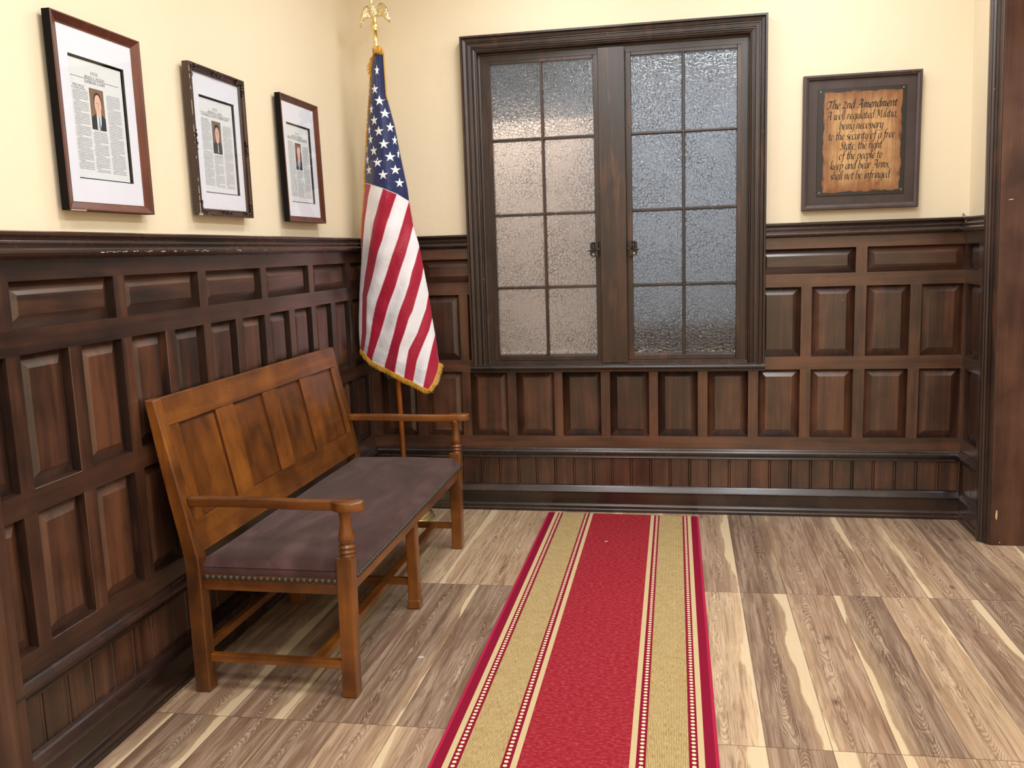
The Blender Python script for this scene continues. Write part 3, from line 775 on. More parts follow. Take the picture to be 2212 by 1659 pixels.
post((0.611, 0.656, -1.427, -1.383, 0.0), (0.612, 0.655, -1.426, -1.384, 0.352), 'leg', extra=[(0.608, 0.659, -1.430, -1.380, 0.006), (0.608, 0.659, -1.430, -1.380, 0.035), (0.611, 0.656, -1.427, -1.383, 0.040)])
# rear legs run up into the stiles of the back
def rear(yc, w, top):
    prof = [(0.099, 0.152, 0.0), (0.099, 0.151, 0.30), (0.100, 0.151, 0.42), (0.098, 0.149, 0.46), (0.092, 0.141, 0.50), (0.083, 0.131, 0.55), (0.062, 0.110, 0.66), (0.038, 0.080, 0.80), (0.008, 0.041, 0.988)]
    if not top: prof = prof[:3]
    m = MB(); yb = yc
    m.loft([[(a, yc - w, z), (b, yc - w, z), (b, yc + w, z), (a, yc + w, z)] for a, b, z in prof], smooth=False)
    return m.build('leg', BZ, bn, bevel=0.004, seg=2)
rear(-2.1455, 0.0255, True); rear(-1.405, 0.022, False); rear(-0.6705, 0.0255, True)
# back: frame of rails and stiles with four sunk panels, built on the sloping plane
A0 = Vector((0.150, 0, 0.45)); B0 = Vector((0.0405, 0, 0.994)); DD = (B0 - A0).normalized(); NN = Vector((DD.z, 0, -DD.x))
def Mb(y, n, s):
    p = A0 + DD * s - NN * n
    # the back is slightly dished
    return (p.x, y, p.z)
by0, by1 = -2.125, -0.690
pan = [(-2.070, -1.827), (-1.700, -1.460), (-1.332, -1.100), (-0.970, -0.737)]
m = MB()
ys = [by0] + [q for p in pan for q in p] + [by1]
TOPS = 0.556
for k, (a, b) in enumerate(zip(ys, ys[1:])):
    if k % 2 == 0:
        m.face([Mb(a, 0, 0.134), Mb(b, 0, 0.134), Mb(b, 0, 0.455), Mb(a, 0, 0.455)])
for a, b in pan:
    o = [(a, 0.134), (b, 0.134), (b, 0.455), (a, 0.455)]
    for k in range(4):
        p, q = o[k], o[(k + 1) % 4]
        m.face([Mb(p[0], 0, p[1]), Mb(q[0], 0, q[1]), Mb(q[0], 0.0095, q[1]), Mb(p[0], 0.0095, p[1])], 0 if k == 0 else 1)  # recess sides and top darkened: glaze plus painted shade
m.face([Mb(by0, 0.032, 0.134), Mb(by1, 0.032, 0.134), Mb(by1, 0.032, 0.455), Mb(by0, 0.032, 0.455)])
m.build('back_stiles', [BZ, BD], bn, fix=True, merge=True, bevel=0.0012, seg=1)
m = MB()
m.loft([[Mb(by0 - 0.008, 0, 0.455), Mb(by1 + 0.008, 0, 0.455), Mb(by1 + 0.008, 0.032, 0.455), Mb(by0 - 0.008, 0.032, 0.455)],
        [Mb(by0 - 0.008, 0, TOPS - 0.004), Mb(by1 + 0.008, 0, TOPS - 0.004), Mb(by1 + 0.008, 0.030, TOPS - 0.004), Mb(by0 - 0.008, 0.030, TOPS - 0.004)]], smooth=False)
m.build('top_rail', BY, bn, bevel=0.003)
m = MB()
m.loft([[Mb(by0, 0, 0.026), Mb(by1, 0, 0.026), Mb(by1, 0.032, 0.026), Mb(by0, 0.032, 0.026)],
        [Mb(by0, 0, 0.134), Mb(by1, 0, 0.134), Mb(by1, 0.032, 0.134), Mb(by0, 0.032, 0.134)]], smooth=False)
m.build('bottom_rail', BY, bn, bevel=0.0015, seg=1)
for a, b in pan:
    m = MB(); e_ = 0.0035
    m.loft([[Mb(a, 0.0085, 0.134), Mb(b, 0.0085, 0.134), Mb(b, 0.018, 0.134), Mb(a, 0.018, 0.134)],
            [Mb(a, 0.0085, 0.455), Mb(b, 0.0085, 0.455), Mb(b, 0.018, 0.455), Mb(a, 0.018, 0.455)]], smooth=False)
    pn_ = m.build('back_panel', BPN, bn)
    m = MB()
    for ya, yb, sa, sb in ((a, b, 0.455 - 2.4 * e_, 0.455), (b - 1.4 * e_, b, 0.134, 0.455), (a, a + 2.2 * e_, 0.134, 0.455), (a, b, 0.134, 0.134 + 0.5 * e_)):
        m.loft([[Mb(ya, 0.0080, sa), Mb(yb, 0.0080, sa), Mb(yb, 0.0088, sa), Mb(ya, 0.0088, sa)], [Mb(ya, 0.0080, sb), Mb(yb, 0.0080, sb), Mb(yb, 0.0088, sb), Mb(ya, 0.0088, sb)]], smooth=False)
    m.build('glaze_shade_line', BD, pn_)  # dark edge strips: rubbed glaze with the recess shade painted in
# seat rails
m = MB(); m.box(0.628, 0.6535, -2.105, -0.70, 0.350, 0.408); m.build('seat_rail', BY, bn, bevel=0.003)
m = MB(); m.box(0.105, 0.130, -2.12, -0.70, 0.350, 0.40); m.build('seat_rail', BY, bn, bevel=0.003)
for yc in (-2.1335, -0.671):
    m = MB(); m.box(0.145, 0.615, yc - 0.012, yc + 0.012, 0.350, 0.408); m.build('seat_rail', BX, bn, bevel=0.003)
# stretchers
for yc in (-2.135, -1.405, -0.675):
    m = MB(); m.box(0.145, 0.614, yc - 0.012, yc + 0.012, 0.098, 0.126); m.build('stretcher', BX, bn, bevel=0.003)
m = MB(); m.box(0.503, 0.540, -2.125, -0.685, 0.100, 0.124); m.build('stretcher', BY, bn, bevel=0.003)
m = MB(); m.box(0.112, 0.136, -2.125, -0.69, 0.125, 0.152); m.build('stretcher', BY, bn, bevel=0.003)
# arms
def arm(yc, sg):
    """sg: outward direction (-1 towards the viewer)"""
    cl = []   # plan outline: (x, outer edge, inner edge)
    half = 0.0165; n = 54
    for k in range(n + 1):
        x = lerp(0.108, 0.600, k / 18) if k <= 18 else 0.600 + 0.1135 * math.sin((k - 18) / 36 * math.pi / 2)
        t = (x - 0.108) / 0.606
        cw = yc - sg * 0.004 * math.sin(math.pi * min((x - 0.108) / 0.50, 1.0))
        e = max(0.0, 1 - ((x - 0.6625) / 0.0512) ** 2) ** 0.5
        o = max(half if x < 0.64 else -1, 0.010 + 0.034 * e) if x > 0.611 else half
        i = half + 0.004 * max(0, min(1, (x - 0.6) / 0.04)) if x < 0.6625 else (half + 0.004 + 0.010) * e - 0.010
        cl.append((x, cw + sg * o, cw - sg * i, t))
    m = MB(); rings = []
    for x, yo, yi, t in cl:
        zt = 0.6625 + 0.0008 * math.sin(t * 6.0) - (0.0022 if 0.35 < t < 0.95 else 0.0) * math.sin((t - 0.35) / 0.6 * math.pi)
        zb = zt - 0.0315
        r = min(0.005, abs(yo - yi) * 0.3 + 0.0003)
        s1 = 1 if yi > yo else -1
        q7 = r * 0.3
        rings.append([(x, yo + s1 * r, zb), (x, yi - s1 * r, zb), (x, yi - s1 * q7, zb + q7), (x, yi, zb + r), (x, yi, zt - r), (x, yi - s1 * q7, zt - q7), (x, yi - s1 * r, zt), (x, yo + s1 * r, zt), (x, yo + s1 * q7, zt - q7), (x, yo, zt - r), (x, yo, zb + r), (x, yo + s1 * q7, zb + q7)])
    m.loft(rings, smooth=True)
    return m.build('armrest', BX, bn, bevel=0.0)
arm(-2.130, -1); arm(-0.676, 1)
# cushion
def cushion():
    m = MB(); x0, x1, y0, y1 = 0.142, 0.6585, -2.1425, -0.668
    nx, ny = 30, 80; zs = 0.392
    def plan(u, v):
        # keep rounded corners in plan
        x = lerp(x0, x1, u); y = lerp(y0, y1, v)
        for cx, cy in ((x1, y1), (x1, y0)):
            R = 0.035 if cy == y1 else 0.012
            dx = R - abs(cx - x); dy = R - abs(cy - y)
            if dx > 0 and dy > 0:
                l = math.hypot(dx, dy)
                if l > 1e-9:
                    q = max(dx, dy) / l
                    x += (1 - q) * dx * (1 if x < cx else -1) * -1; y += (1 - q) * dy * (-1 if y > (cy if cy == y0 else -9) and cy == y1 else 1)
        return x, y
    def us(n): return [0.5 - 0.5 * math.cos(math.pi * (k / n)) * (1 - 0.0) for k in range(n + 1)]
    U, V = us(nx), us(ny)
    rnd = random.Random(3)
    def height(x, y):
        dx = min(x - x0 + 0.02, x1 - x); dy = min(y - y0, y1 - y)
        d = min(dx, dy)
        ez = 1 - max(0.0, 1 - d / 0.045) ** 2.2
        crown = (1 - (2 * (x - x0) / (x1 - x0) - 1) ** 2) * 0.016 * (1 - abs(2 * (y - y0) / (y1 - y0) - 1) ** 6)
        wob = 0.002 * math.sin(x * 23 + y * 7) * math.sin(y * 5.3 + 1)
        return 0.430 + 0.024 * ez + crown + wob
    g = [[None] * (ny + 1) for _ in range(nx + 1)]
    for i, u in enumerate(U):
        for j, v in enumerate(V):
            x, y = plan(u, v); g[i][j] = (x, y, height(x, y))
    base = len(m.v)
    for i in range(nx + 1):
        for j in range(ny + 1): m.v.append(g[i][j])
    idx = lambda i, j: base + i * (ny + 1) + j
    for i in range(nx):
        for j in range(ny):
            m.f.append((idx(i, j), idx(i + 1, j), idx(i + 1, j + 1), idx(i, j + 1))); m.m.append(0); m.sm.append(True)
    ring = [(i, 0) for i in range(nx + 1)] + [(nx, j) for j in range(1, ny + 1)] + [(i, ny) for i in range(nx - 1, -1, -1)] + [(0, j) for j in range(ny - 1, 0, -1)]
    prev = [idx(i, j) for i, j in ring]
    for z, bul in ((0.425, 0.003), (0.41, 0.004), (zs, 0.0)):
        cur = []
        for i, j in ring:
            x, y, _z = g[i][j]; cx, cy = (x0 + x1) / 2, (y0 + y1) / 2
            bx = bul * (1 if i == nx else (-1 if i == 0 else 0)); by = bul * (1 if j == ny else (-1 if j == 0 else 0))
            m.v.append((x + bx, y + by, z)); cur.append(len(m.v) - 1)
        for a in range(len(ring)):
            b = (a + 1) % len(ring)
            m.f.append((prev[a], prev[b], cur[b], cur[a])); m.m.append(0); m.sm.append(True)
        prev = cur
    m.f.append(tuple(prev)); m.m.append(0); m.sm.append(False)
    return m.build('seat_cushion', SUEDE, bn)
cush = cushion()
# welt seam round the upper edge of the cushion
m = MB()
m.tube([(0.152, -2.1445, 0.4305), (0.3, -2.1450, 0.4315), (0.45, -2.1450, 0.4315), (0.611, -2.1450, 0.4315)], 0.0016, 6)
m.build('welt', SUEDE, cush)
# nail heads along the seat edge, every one a piece of its own sharing one mesh per direction
def nail_row(nrm, r, n, spots):
    m = MB(); m.dome((0, 0, 0), nrm, r, n, k=0.8); first = None
    for p in spots:
        if first is None:
            first = m.build('upholstery_nail', NAIL, cush); o = first
        else:
            o = first.copy(); COL.objects.link(o); o.parent = cush
        o.location = Vector(p) - wloc(cush)
nail_row((0, -1, 0), 0.0098, 12, [(0.1600 + k * 0.02115, -2.1455, 0.3945) for k in range(22)])
nail_row((1, 0, 0), 0.0096, 10, [(0.6620, -2.090 + k * 0.0207, 0.4035 - 0.004 * math.cos(k / 67 * math.pi)) for k in range(68)])

# ------------------------------------------------------------------ flagpole
fp = empty('flagpole', (0.240, -0.228, 0.0), 'wooden flagpole on a brass floor base with golden eagle top', 'flagpole')
PX, PY = 0.242, -0.228
def pl(z): return (PX - 0.019 * z, PY, z)
m = MB()
m.lathe([(0.0, 0.146), (0.006, 0.149), (0.012, 0.146), (0.016, 0.138), (0.022, 0.136), (0.028, 0.139), (0.034, 0.134), (0.044, 0.118), (0.054, 0.09), (0.062, 0.055), (0.068, 0.030), (0.085, 0.024), (0.15, 0.020), (0.155, 0.024), (0.16, 0.019), (0.162, 0.0)], PX, PY, 48)
m.build('base', GOLD, fp)
m = MB(); m.loft([[(pl(z)[0] + r * math.cos(a * math.pi / 8), PY + r * math.sin(a * math.pi / 8), z) for a in range(16)] for z, r in ((0.10, 0.0145), (1.2, 0.0142), (2.455, 0.0125))])
m.build('pole', POLEM, fp)
m = MB()
fx = 0.2005
m.lathe([(2.440, 0.0135), (2.446, 0.0150), (2.462, 0.0150), (2.464, 0.0135), (2.470, 0.0145), (2.476, 0.0135), (2.478, 0.0125), (2.536, 0.0125), (2.537, 0.0178), (2.541, 0.0180), (2.544, 0.0155), (2.549, 0.018), (2.558, 0.0195), (2.568, 0.0180), (2.573, 0.0155), (2.580, 0.0135), (2.600, 0.0125), (2.604, 0.012)], fx, PY, 28)
fer = m.build('finial', GOLD, fp)
# eagle: body, neck and head, drooping wings with scalloped hind edges
m = MB()
m.lathe([(2.596, 0.010, 0, 0), (2.606, 0.015, 0, 0), (2.622, 0.0185, -0.001, -0.002), (2.640, 0.0170, -0.003, -0.003), (2.655, 0.0125, -0.005, -0.004), (2.668, 0.0095, -0.007, -0.006), (2.684, 0.0085, -0.008, -0.008), (2.694, 0.0105, -0.007, -0.010), (2.704, 0.0090, -0.006, -0.011), (2.711, 0.002, -0.005, -0.011)], 0.1995, PY, 20)
m.loft([[(0.203 + 0.006 * math.cos(a), PY - 0.012 + 0.004 * math.sin(a), 2.698) for a in (0, 1.57, 3.14, 4.71)], [(0.217 + 0.001 * math.cos(a), PY - 0.020 + 0.001 * math.sin(a), 2.692) for a in (0, 1.57, 3.14, 4.71)]])
m.build('eagle_body', FEATHER, fp)
E_WR = [(0.207, 2.634), (0.217, 2.635), (0.221, 2.657), (0.228, 2.667), (0.242, 2.669), (0.259, 2.659), (0.275, 2.637), (0.283, 2.615), (0.2855, 2.590), (0.285, 2.567), (0.279, 2.570), (0.275, 2.577), (0.270, 2.576), (0.266, 2.585), (0.259, 2.585), (0.256, 2.594), (0.250, 2.595), (0.246, 2.604), (0.239, 2.606), (0.232, 2.603), (0.228, 2.609), (0.221, 2.605), (0.207, 2.604)]
E_WL = [(0.193, 2.630), (0.181, 2.630), (0.177, 2.640), (0.171, 2.658), (0.166, 2.663), (0.150, 2.653), (0.136, 2.630), (0.129, 2.602), (0.1275, 2.575), (0.127, 2.551), (0.131, 2.565), (0.135, 2.578), (0.138, 2.582), (0.141, 2.593), (0.148, 2.591), (0.151, 2.600), (0.158, 2.597), (0.165, 2.602), (0.175, 2.600), (0.193, 2.604)]
for W_ in (E_WR, E_WL):
    cx = sum(p[0] for p in W_) / len(W_); cz_ = sum(p[1] for p in W_) / len(W_)
    def yw(x, z): return PY + 0.004 - 2.2 * (x - 0.2) ** 2
    m = MB()
    f0 = [(x, yw(x, z) - 0.0015, z) for x, z in W_]; f1 = [(lerp(x, cx, 0.22), yw(x, z) - 0.0065, lerp(z, cz_, 0.22)) for x, z in W_]; f2 = [(lerp(x, cx, 0.6), yw(x, z) - 0.009, lerp(z, cz_, 0.6)) for x, z in W_]
    b0 = [(x, yw(x, z) + 0.0015, z) for x, z in W_]; b1 = [(lerp(x, cx, 0.4), yw(x, z) + 0.006, lerp(z, cz_, 0.4)) for x, z in W_]
    m.loft([f2, f1, f0, b0, b1])
    m.build('eagle_wing', FEATHER, fp)

# ------------------------------------------------------------------ flag
F_LEFT = [(0.2, 2.444), (0.177, 2.397), (0.168, 2.366), (0.155, 2.252), (0.145, 2.195), (0.132, 2.08), (0.117, 1.962), (0.106, 1.878), (0.1, 1.795), (0.099, 1.78), (0.086, 1.687), (0.074, 1.626), (0.06, 1.51), (0.056, 1.4), (0.036, 1.235), (0.023, 1.094), (0.019, 1.023), (0.019, 0.957), (0.022, 0.93)]
F_RIGHT = [(0.232, 2.441), (0.235, 2.423), (0.24, 2.224), (0.258, 2.147), (0.275, 2.074), (0.294, 1.953), (0.308, 1.868), (0.328, 1.755), (0.333, 1.689), (0.348, 1.568), (0.372, 1.48), (0.391, 1.363), (0.412, 1.226), (0.428, 1.087), (0.446, 0.947), (0.453, 0.848)]
F_BOT = [(0.022, 0.93), (0.049, 0.908), (0.068, 0.89), (0.097, 0.863), (0.167, 0.834), (0.231, 0.808), (0.273, 0.781), (0.322, 0.756), (0.368, 0.733), (0.400, 0.717), (0.427, 0.753), (0.447, 0.807), (0.453, 0.848)]
F_CANT = [(0.05, 1.805), (0.093, 1.796), (0.144, 1.781), (0.217, 1.756), (0.282, 1.727), (0.332, 1.692), (0.37, 1.66)]
F_B = [[(0.145, 1.778), (0.122, 1.718), (0.109, 1.658), (0.093, 1.593), (0.077, 1.499), (0.058, 1.393), (0.035, 1.261), (0.011, 1.116), (-0.014, 0.97), (-0.039, 0.822), (-0.062, 0.697)], [(0.214, 1.748), (0.173, 1.642), (0.152, 1.591), (0.134, 1.523), (0.115, 1.455), (0.077, 1.308), (0.068, 1.263), (0.057, 1.222), (0.054, 1.18), (0.041, 1.018), (0.032, 0.964), (0.022, 0.93), (0.007, 0.846), (-0.021, 0.697)], [(0.281, 1.722), (0.239, 1.613), (0.228, 1.588), (0.197, 1.498), (0.172, 1.444), (0.154, 1.392), (0.128, 1.307), (0.088, 1.21), (0.079, 1.109), (0.073, 1.018), (0.055, 0.942), (0.046, 0.923), (0.029, 0.821), (0.005, 0.697)], [(0.332, 1.689), (0.301, 1.576), (0.277, 1.502), (0.243, 1.418), (0.205, 1.322), (0.176, 1.253), (0.142, 1.178), (0.116, 1.095), (0.094, 0.998), (0.072, 0.923), (0.063, 0.895), (0.043, 0.796), (0.024, 0.697)], [(0.378, 1.675), (0.346, 1.553), (0.336, 1.5), (0.312, 1.418), (0.282, 1.341), (0.253, 1.258), (0.215, 1.176), (0.185, 1.096), (0.154, 1.017), (0.118, 0.936), (0.099, 0.887), (0.092, 0.845), (0.073, 0.697)], [(0.448, 1.672), (0.391, 1.5), (0.374, 1.454), (0.356, 1.38), (0.34, 1.332), (0.325, 1.271), (0.3, 1.202), (0.267, 1.126), (0.254, 1.088), (0.234, 1.023), (0.193, 0.907), (0.171, 0.851), (0.147, 0.696)], [(0.509, 1.67), (0.425, 1.441), (0.392, 1.345), (0.386, 1.3), (0.362, 1.215), (0.337, 1.132), (0.316, 1.094), (0.292, 1.022), (0.262, 0.949), (0.233, 0.83), (0.211, 0.696)], [(0.569, 1.668), (0.457, 1.346), (0.412, 1.207), (0.4, 1.138), (0.38, 1.083), (0.354, 1.014), (0.304, 0.927), (0.275, 0.786), (0.262, 0.696)], [(0.629, 1.665), (0.476, 1.227), (0.428, 1.085), (0.414, 1.027), (0.345, 0.87), (0.322, 0.772), (0.311, 0.696)], [(0.689, 1.663), (0.498, 1.155), (0.451, 1.046), (0.438, 0.995), (0.401, 0.842), (0.375, 0.735), (0.366, 0.696)]]
F_STARS = [(0.206, 2.341, 0.0237), (0.189, 2.25, 0.0403), (0.212, 2.192, 0.0521), (0.164, 2.155, 0.0284), (0.237, 2.129, 0.0498), (0.18, 2.097, 0.0427), (0.259, 2.061, 0.0356), (0.146, 2.055, 0.019), (0.204, 2.041, 0.0521), (0.153, 2.006, 0.0308), (0.277, 1.997, 0.0237), (0.229, 1.976, 0.0521), (0.125, 1.962, 0.0119), (0.17, 1.947, 0.045), (0.256, 1.913, 0.0498), (0.291, 1.93, 0.0119), (0.127, 1.907, 0.0237), (0.192, 1.887, 0.0521), (0.278, 1.848, 0.045), (0.136, 1.854, 0.0403), (0.22, 1.823, 0.0521), (0.295, 1.783, 0.0403)]
FY = -0.262
def f_edge(t):
    zl = lerp(2.444, 0.93, t); zr = lerp(2.441, 0.848, t)
    return (ip(F_LEFT, zl), zl), (ip(F_RIGHT, zr), zr)
_bl = [0.0]
for a, b in zip(F_BOT, F_BOT[1:]): _bl.append(_bl[-1] + math.hypot(a[0] - b[0], a[1] - b[1]))
def f_bot(s):
    d = s * _bl[-1]
    for k in range(len(F_BOT) - 1):
        if _bl[k + 1] >= d - 1e-9:
            t = (d - _bl[k]) / (_bl[k + 1] - _bl[k]); return (lerp(F_BOT[k][0], F_BOT[k + 1][0], t), lerp(F_BOT[k][1], F_BOT[k + 1][1], t))
    return F_BOT[-1]
def f_xz(s, t):
    L, R = f_edge(t); x = lerp(L[0], R[0], s); z = lerp(L[1], R[1], s)
    w = max(0.0, (t - 0.72) / 0.28) ** 2
    if w > 0:
        b = f_bot(s); L1, R1 = f_edge(1.0)
        x += w * (b[0] - lerp(L1[0], R1[0], s)); z += w * (b[1] - lerp(L1[1], R1[1], s))
    return x, z
def stripe(x, z):
    xs = [ip(p, z) for p in F_B]
    if x <= xs[0]: return 0 - (xs[0] - x) / 0.055
    for k in range(len(xs) - 1):
        if x < xs[k + 1]: return k + (x - xs[k]) / max(1e-4, xs[k + 1] - xs[k])
    return len(xs) - 1 + (x - xs[-1]) / 0.055
def canton(x, z):
    c = sorted(F_CANT)
    if x <= c[0][0]: zc = c[0][1]
    elif x >= c[-1][0]: zc = c[-1][1]
    else:
        for a, b in zip(c, c[1:]):
            if a[0] <= x <= b[0]: zc = lerp(a[1], b[1], (x - a[0]) / (b[0] - a[0])); break
    return z - zc
def f_depth(s, t, x, z):
    """distance the cloth comes forward of the pole plane"""
    L, R = f_edge(t); w = R[0] - L[0]
    bul = min(0.085, 0.30 * w + 0.018) * math.sin(math.pi * min(max(s, 0), 1)) ** 0.75
    b = stripe(x, z) if z < 1.9 else (x - 0.2) * 14
    fold = 0.0075 * math.sin(b * 1.9 + z * 3.1) + 0.004 * math.sin(b * 4.3 - z * 7.0 + 1.0)
    cr = 0.0030 * math.sin(z * 38 + 5 * math.sin(x * 9) + b) * math.sin(z * 11 + 2)
    env = min(1.0, w / 0.22) * math.sin(math.pi * min(max(s, 0), 1))
    top = 0.006 * math.sin((s - 0.15 * t) * 19) * max(0.0, 1 - t / 0.16) * math.sin(math.pi * s)
    return bul + (fold + cr) * env + top
def f_pt(s, t, off=0.0):
    x, z = f_xz(s, t); d = f_depth(s, t, x, z) + off
    return (x + 0.10 * d, FY - d + 0.045, z)
flag = None
m = MB(); NS, NT, NB = 72, 230, 26
sv = []; cv = []; hv = []
for k in range(NT + 1):
    t = k / NT
    for j in range(NS):
        s = j / (NS - 1); s = 0.5 - 0.5 * math.cos(math.pi * s) * 1.0
        x, z = f_xz(s, t); m.v.append(f_pt(s, t)); sv.append(stripe(x, z)); cv.append(canton(x, z)); hv.append(t)
    for j in range(1, NB):
        s = 1 - j / NB; x, z = f_xz(s, t); L, R = f_edge(t); w = R[0] - L[0]
        d = -min(0.075, 0.5 * w) * math.sin(math.pi * s) ** 0.7 - 0.010 * math.sin(s * 15 + z * 3) * min(1, w / 0.2) * math.sin(math.pi * s)
        m.v.append((x + 0.06 * math.sin(math.pi * s) * min(1, w), FY + 0.045 - d, z)); sv.append(stripe(x, z) + 3.0 * (1 - s)); cv.append(canton(x, z)); hv.append(t)
NN_ = NS + NB - 1
for k in range(NT):
    for j in range(NN_):
        a = k * NN_ + j; b = k * NN_ + (j + 1) % NN_
        m.f.append((a, a + NN_, b + NN_, b)); m.m.append(0); m.sm.append(True)
flag = m.build('flag', FLAGM, None, fix=False)
for nm, vals in (('stripe', sv), ('canton', cv), ('hem', hv)):
    at = flag.data.attributes.new(nm, 'FLOAT', 'POINT'); at.data.foreach_set('value', vals)
tag(flag, 'draped fabric flag with white stars on blue and red and white stripes', 'flag')
def f_inv(x, z):
    t = 0.3
    for _ in range(12):
        L, R = f_edge(t); s = (x - L[0]) / (R[0] - L[0]); zz = lerp(L[1], R[1], s); t += (zz - z) / 1.55
    return s, t
for cx, cz_, w in F_STARS:
    m = MB()
    def P(r, a):
        x = cx + r * math.sin(a) * w * 0.525; z = cz_ + r * math.cos(a) * 0.0272
        s, t = f_inv(x, z); return f_pt(min(max(s, 0.004), 0.996), t, 0.0022)
    c = P(0, 0)
    for k in range(10):
        r0 = 1.0 if k % 2 == 0 else 0.382; r1 = 0.382 if k % 2 == 0 else 1.0
        a0, a1 = k * math.pi / 5, (k + 1) * math.pi / 5
        m.face([c, P(r0 * .5, a0), P(r1 * .5, a1)]); m.face([P(r0 * .5, a0), P(r0, a0), P(r1, a1), P(r1 * .5, a1)])
    m.build('star', STARM, flag, fix=False)
# white stitched hems at the lower ends of the white stripes
m = MB()
def strip_at(a, b, off):
    return None
rf = random.Random(11)
def strand(m, p, d, l, w=0.0011):
    p = Vector(p); d = Vector(d).normalized(); side = d.cross(Vector((0, 1, 0))).normalized() * w
    q = p + d * l * 0.55 + Vector((rf.uniform(-.0015, .0015), -0.001, 0)); e = p + d * l + Vector((rf.uniform(-.003, .003), 0, 0))
    o = Vector((0, -w, 0))
    m.loft([[p - side, p + o, p + side], [q - side, q + o, q + side], [e - side * .6, e + o * .6, e + side * .6]], smooth=False)
for k in range(230):                       # bottom edge
    s = k / 229; p = f_pt(s, 1.0); q = f_pt(min(s + 0.01, 1), 1.0); b = Vector(q) - Vector(f_pt(max(s - 0.01, 0), 1.0))
    nrm = Vector((b.z, 0, -b.x)).normalized()
    if s < 0.8: nrm = (nrm * 0.6 + Vector((0.18, 0, -1)) * 0.6).normalized()
    else: nrm = (nrm + Vector((0.05, 0, -0.45))).normalized()
    strand(m, (p[0], p[1] - 0.001, p[2] + 0.004), nrm, rf.uniform(0.024, 0.031), 0.0012)
m.tube([(f_pt(k / 80, 1.0)[0], f_pt(k / 80, 1.0)[1] - 0.001, f_pt(k / 80, 1.0)[2]) for k in range(81)], 0.0022, 5)
m.build('bottom_fringe', FRINGE, flag)
m = MB()
for k in range(430):                       # fringe hanging along the left edge
    t = (k / 429) ** 1.15 * 0.60; p = f_pt(0.0, t)
    l = rf.uniform(0.018, 0.030) if t > 0.06 else rf.uniform(0.022, 0.045)
    dx = rf.uniform(-0.45, -0.05) if t > 0.07 else rf.uniform(-1.6, -0.2)
    strand(m, (p[0] + 0.002, p[1] - 0.002, p[2] + 0.004), (dx, 0, -1), l, 0.0016)
for k in range(90):                        # round the very top
    s = k / 89; p = f_pt(s, 0.0)
    strand(m, (p[0], p[1] - 0.005, p[2] + 0.020 - 0.016 * abs(s - .5) - 0.004 * (k % 2)), (rf.uniform(-0.5, 0.1) - 0.6 * (0.5 - s), -0.25, -1), rf.uniform(0.024, 0.040), 0.0016)
m.build('side_fringe', FRINGE, flag)
m = MB()
m.tube([(f_pt(0.97, t)[0] + 0.004, f_pt(0.97, t)[1] - 0.003, f_pt(0.97, t)[2]) for t in [k / 60 * 0.155 for k in range(61)]], 0.0042, 8)
m.build('twisted_cord', CORD, flag)

# ------------------------------------------------------------------ lettering helpers
def text_mesh(txt, size, width=None, thin=0.0, xs=1.0):
    cu = bpy.data.curves.new('t', 'FONT'); cu.body = txt; cu.size = size; cu.align_x = 'LEFT'; cu.offset = thin; cu.resolution_u = 2
    ob = bpy.data.objects.new('t', cu); COL.objects.link(ob)
    dg = bpy.context.evaluated_depsgraph_get(); me = bpy.data.meshes.new_from_object(ob.evaluated_get(dg))
    vs = [(v.co.x, v.co.y) for v in me.vertices]; fs = [tuple(p.vertices) for p in me.polygons]
    bpy.data.objects.remove(ob, do_unlink=True); bpy.data.curves.remove(cu); bpy.data.meshes.remove(me)
    x0 = min(v[0] for v in vs); x1 = max(v[0] for v in vs)
    k = (width / (x1 - x0)) if width else xs
    return [((x - x0) * k, y) for x, y in vs], fs, (x1 - x0) * k
def put_text(m, txt, size, u, v, P, width=None, thin=0.0, center=False, xs=1.0, mi=0):
    vs, fs, w = text_mesh(txt, size, width, thin, xs)
    if center: u -= w / 2
    i = len(m.v); m.v += [P(u + a, v - b) for a, b in vs]
    for f in fs: m.f.append(tuple(i + k for k in f)); m.m.append(mi); m.sm.append(False)

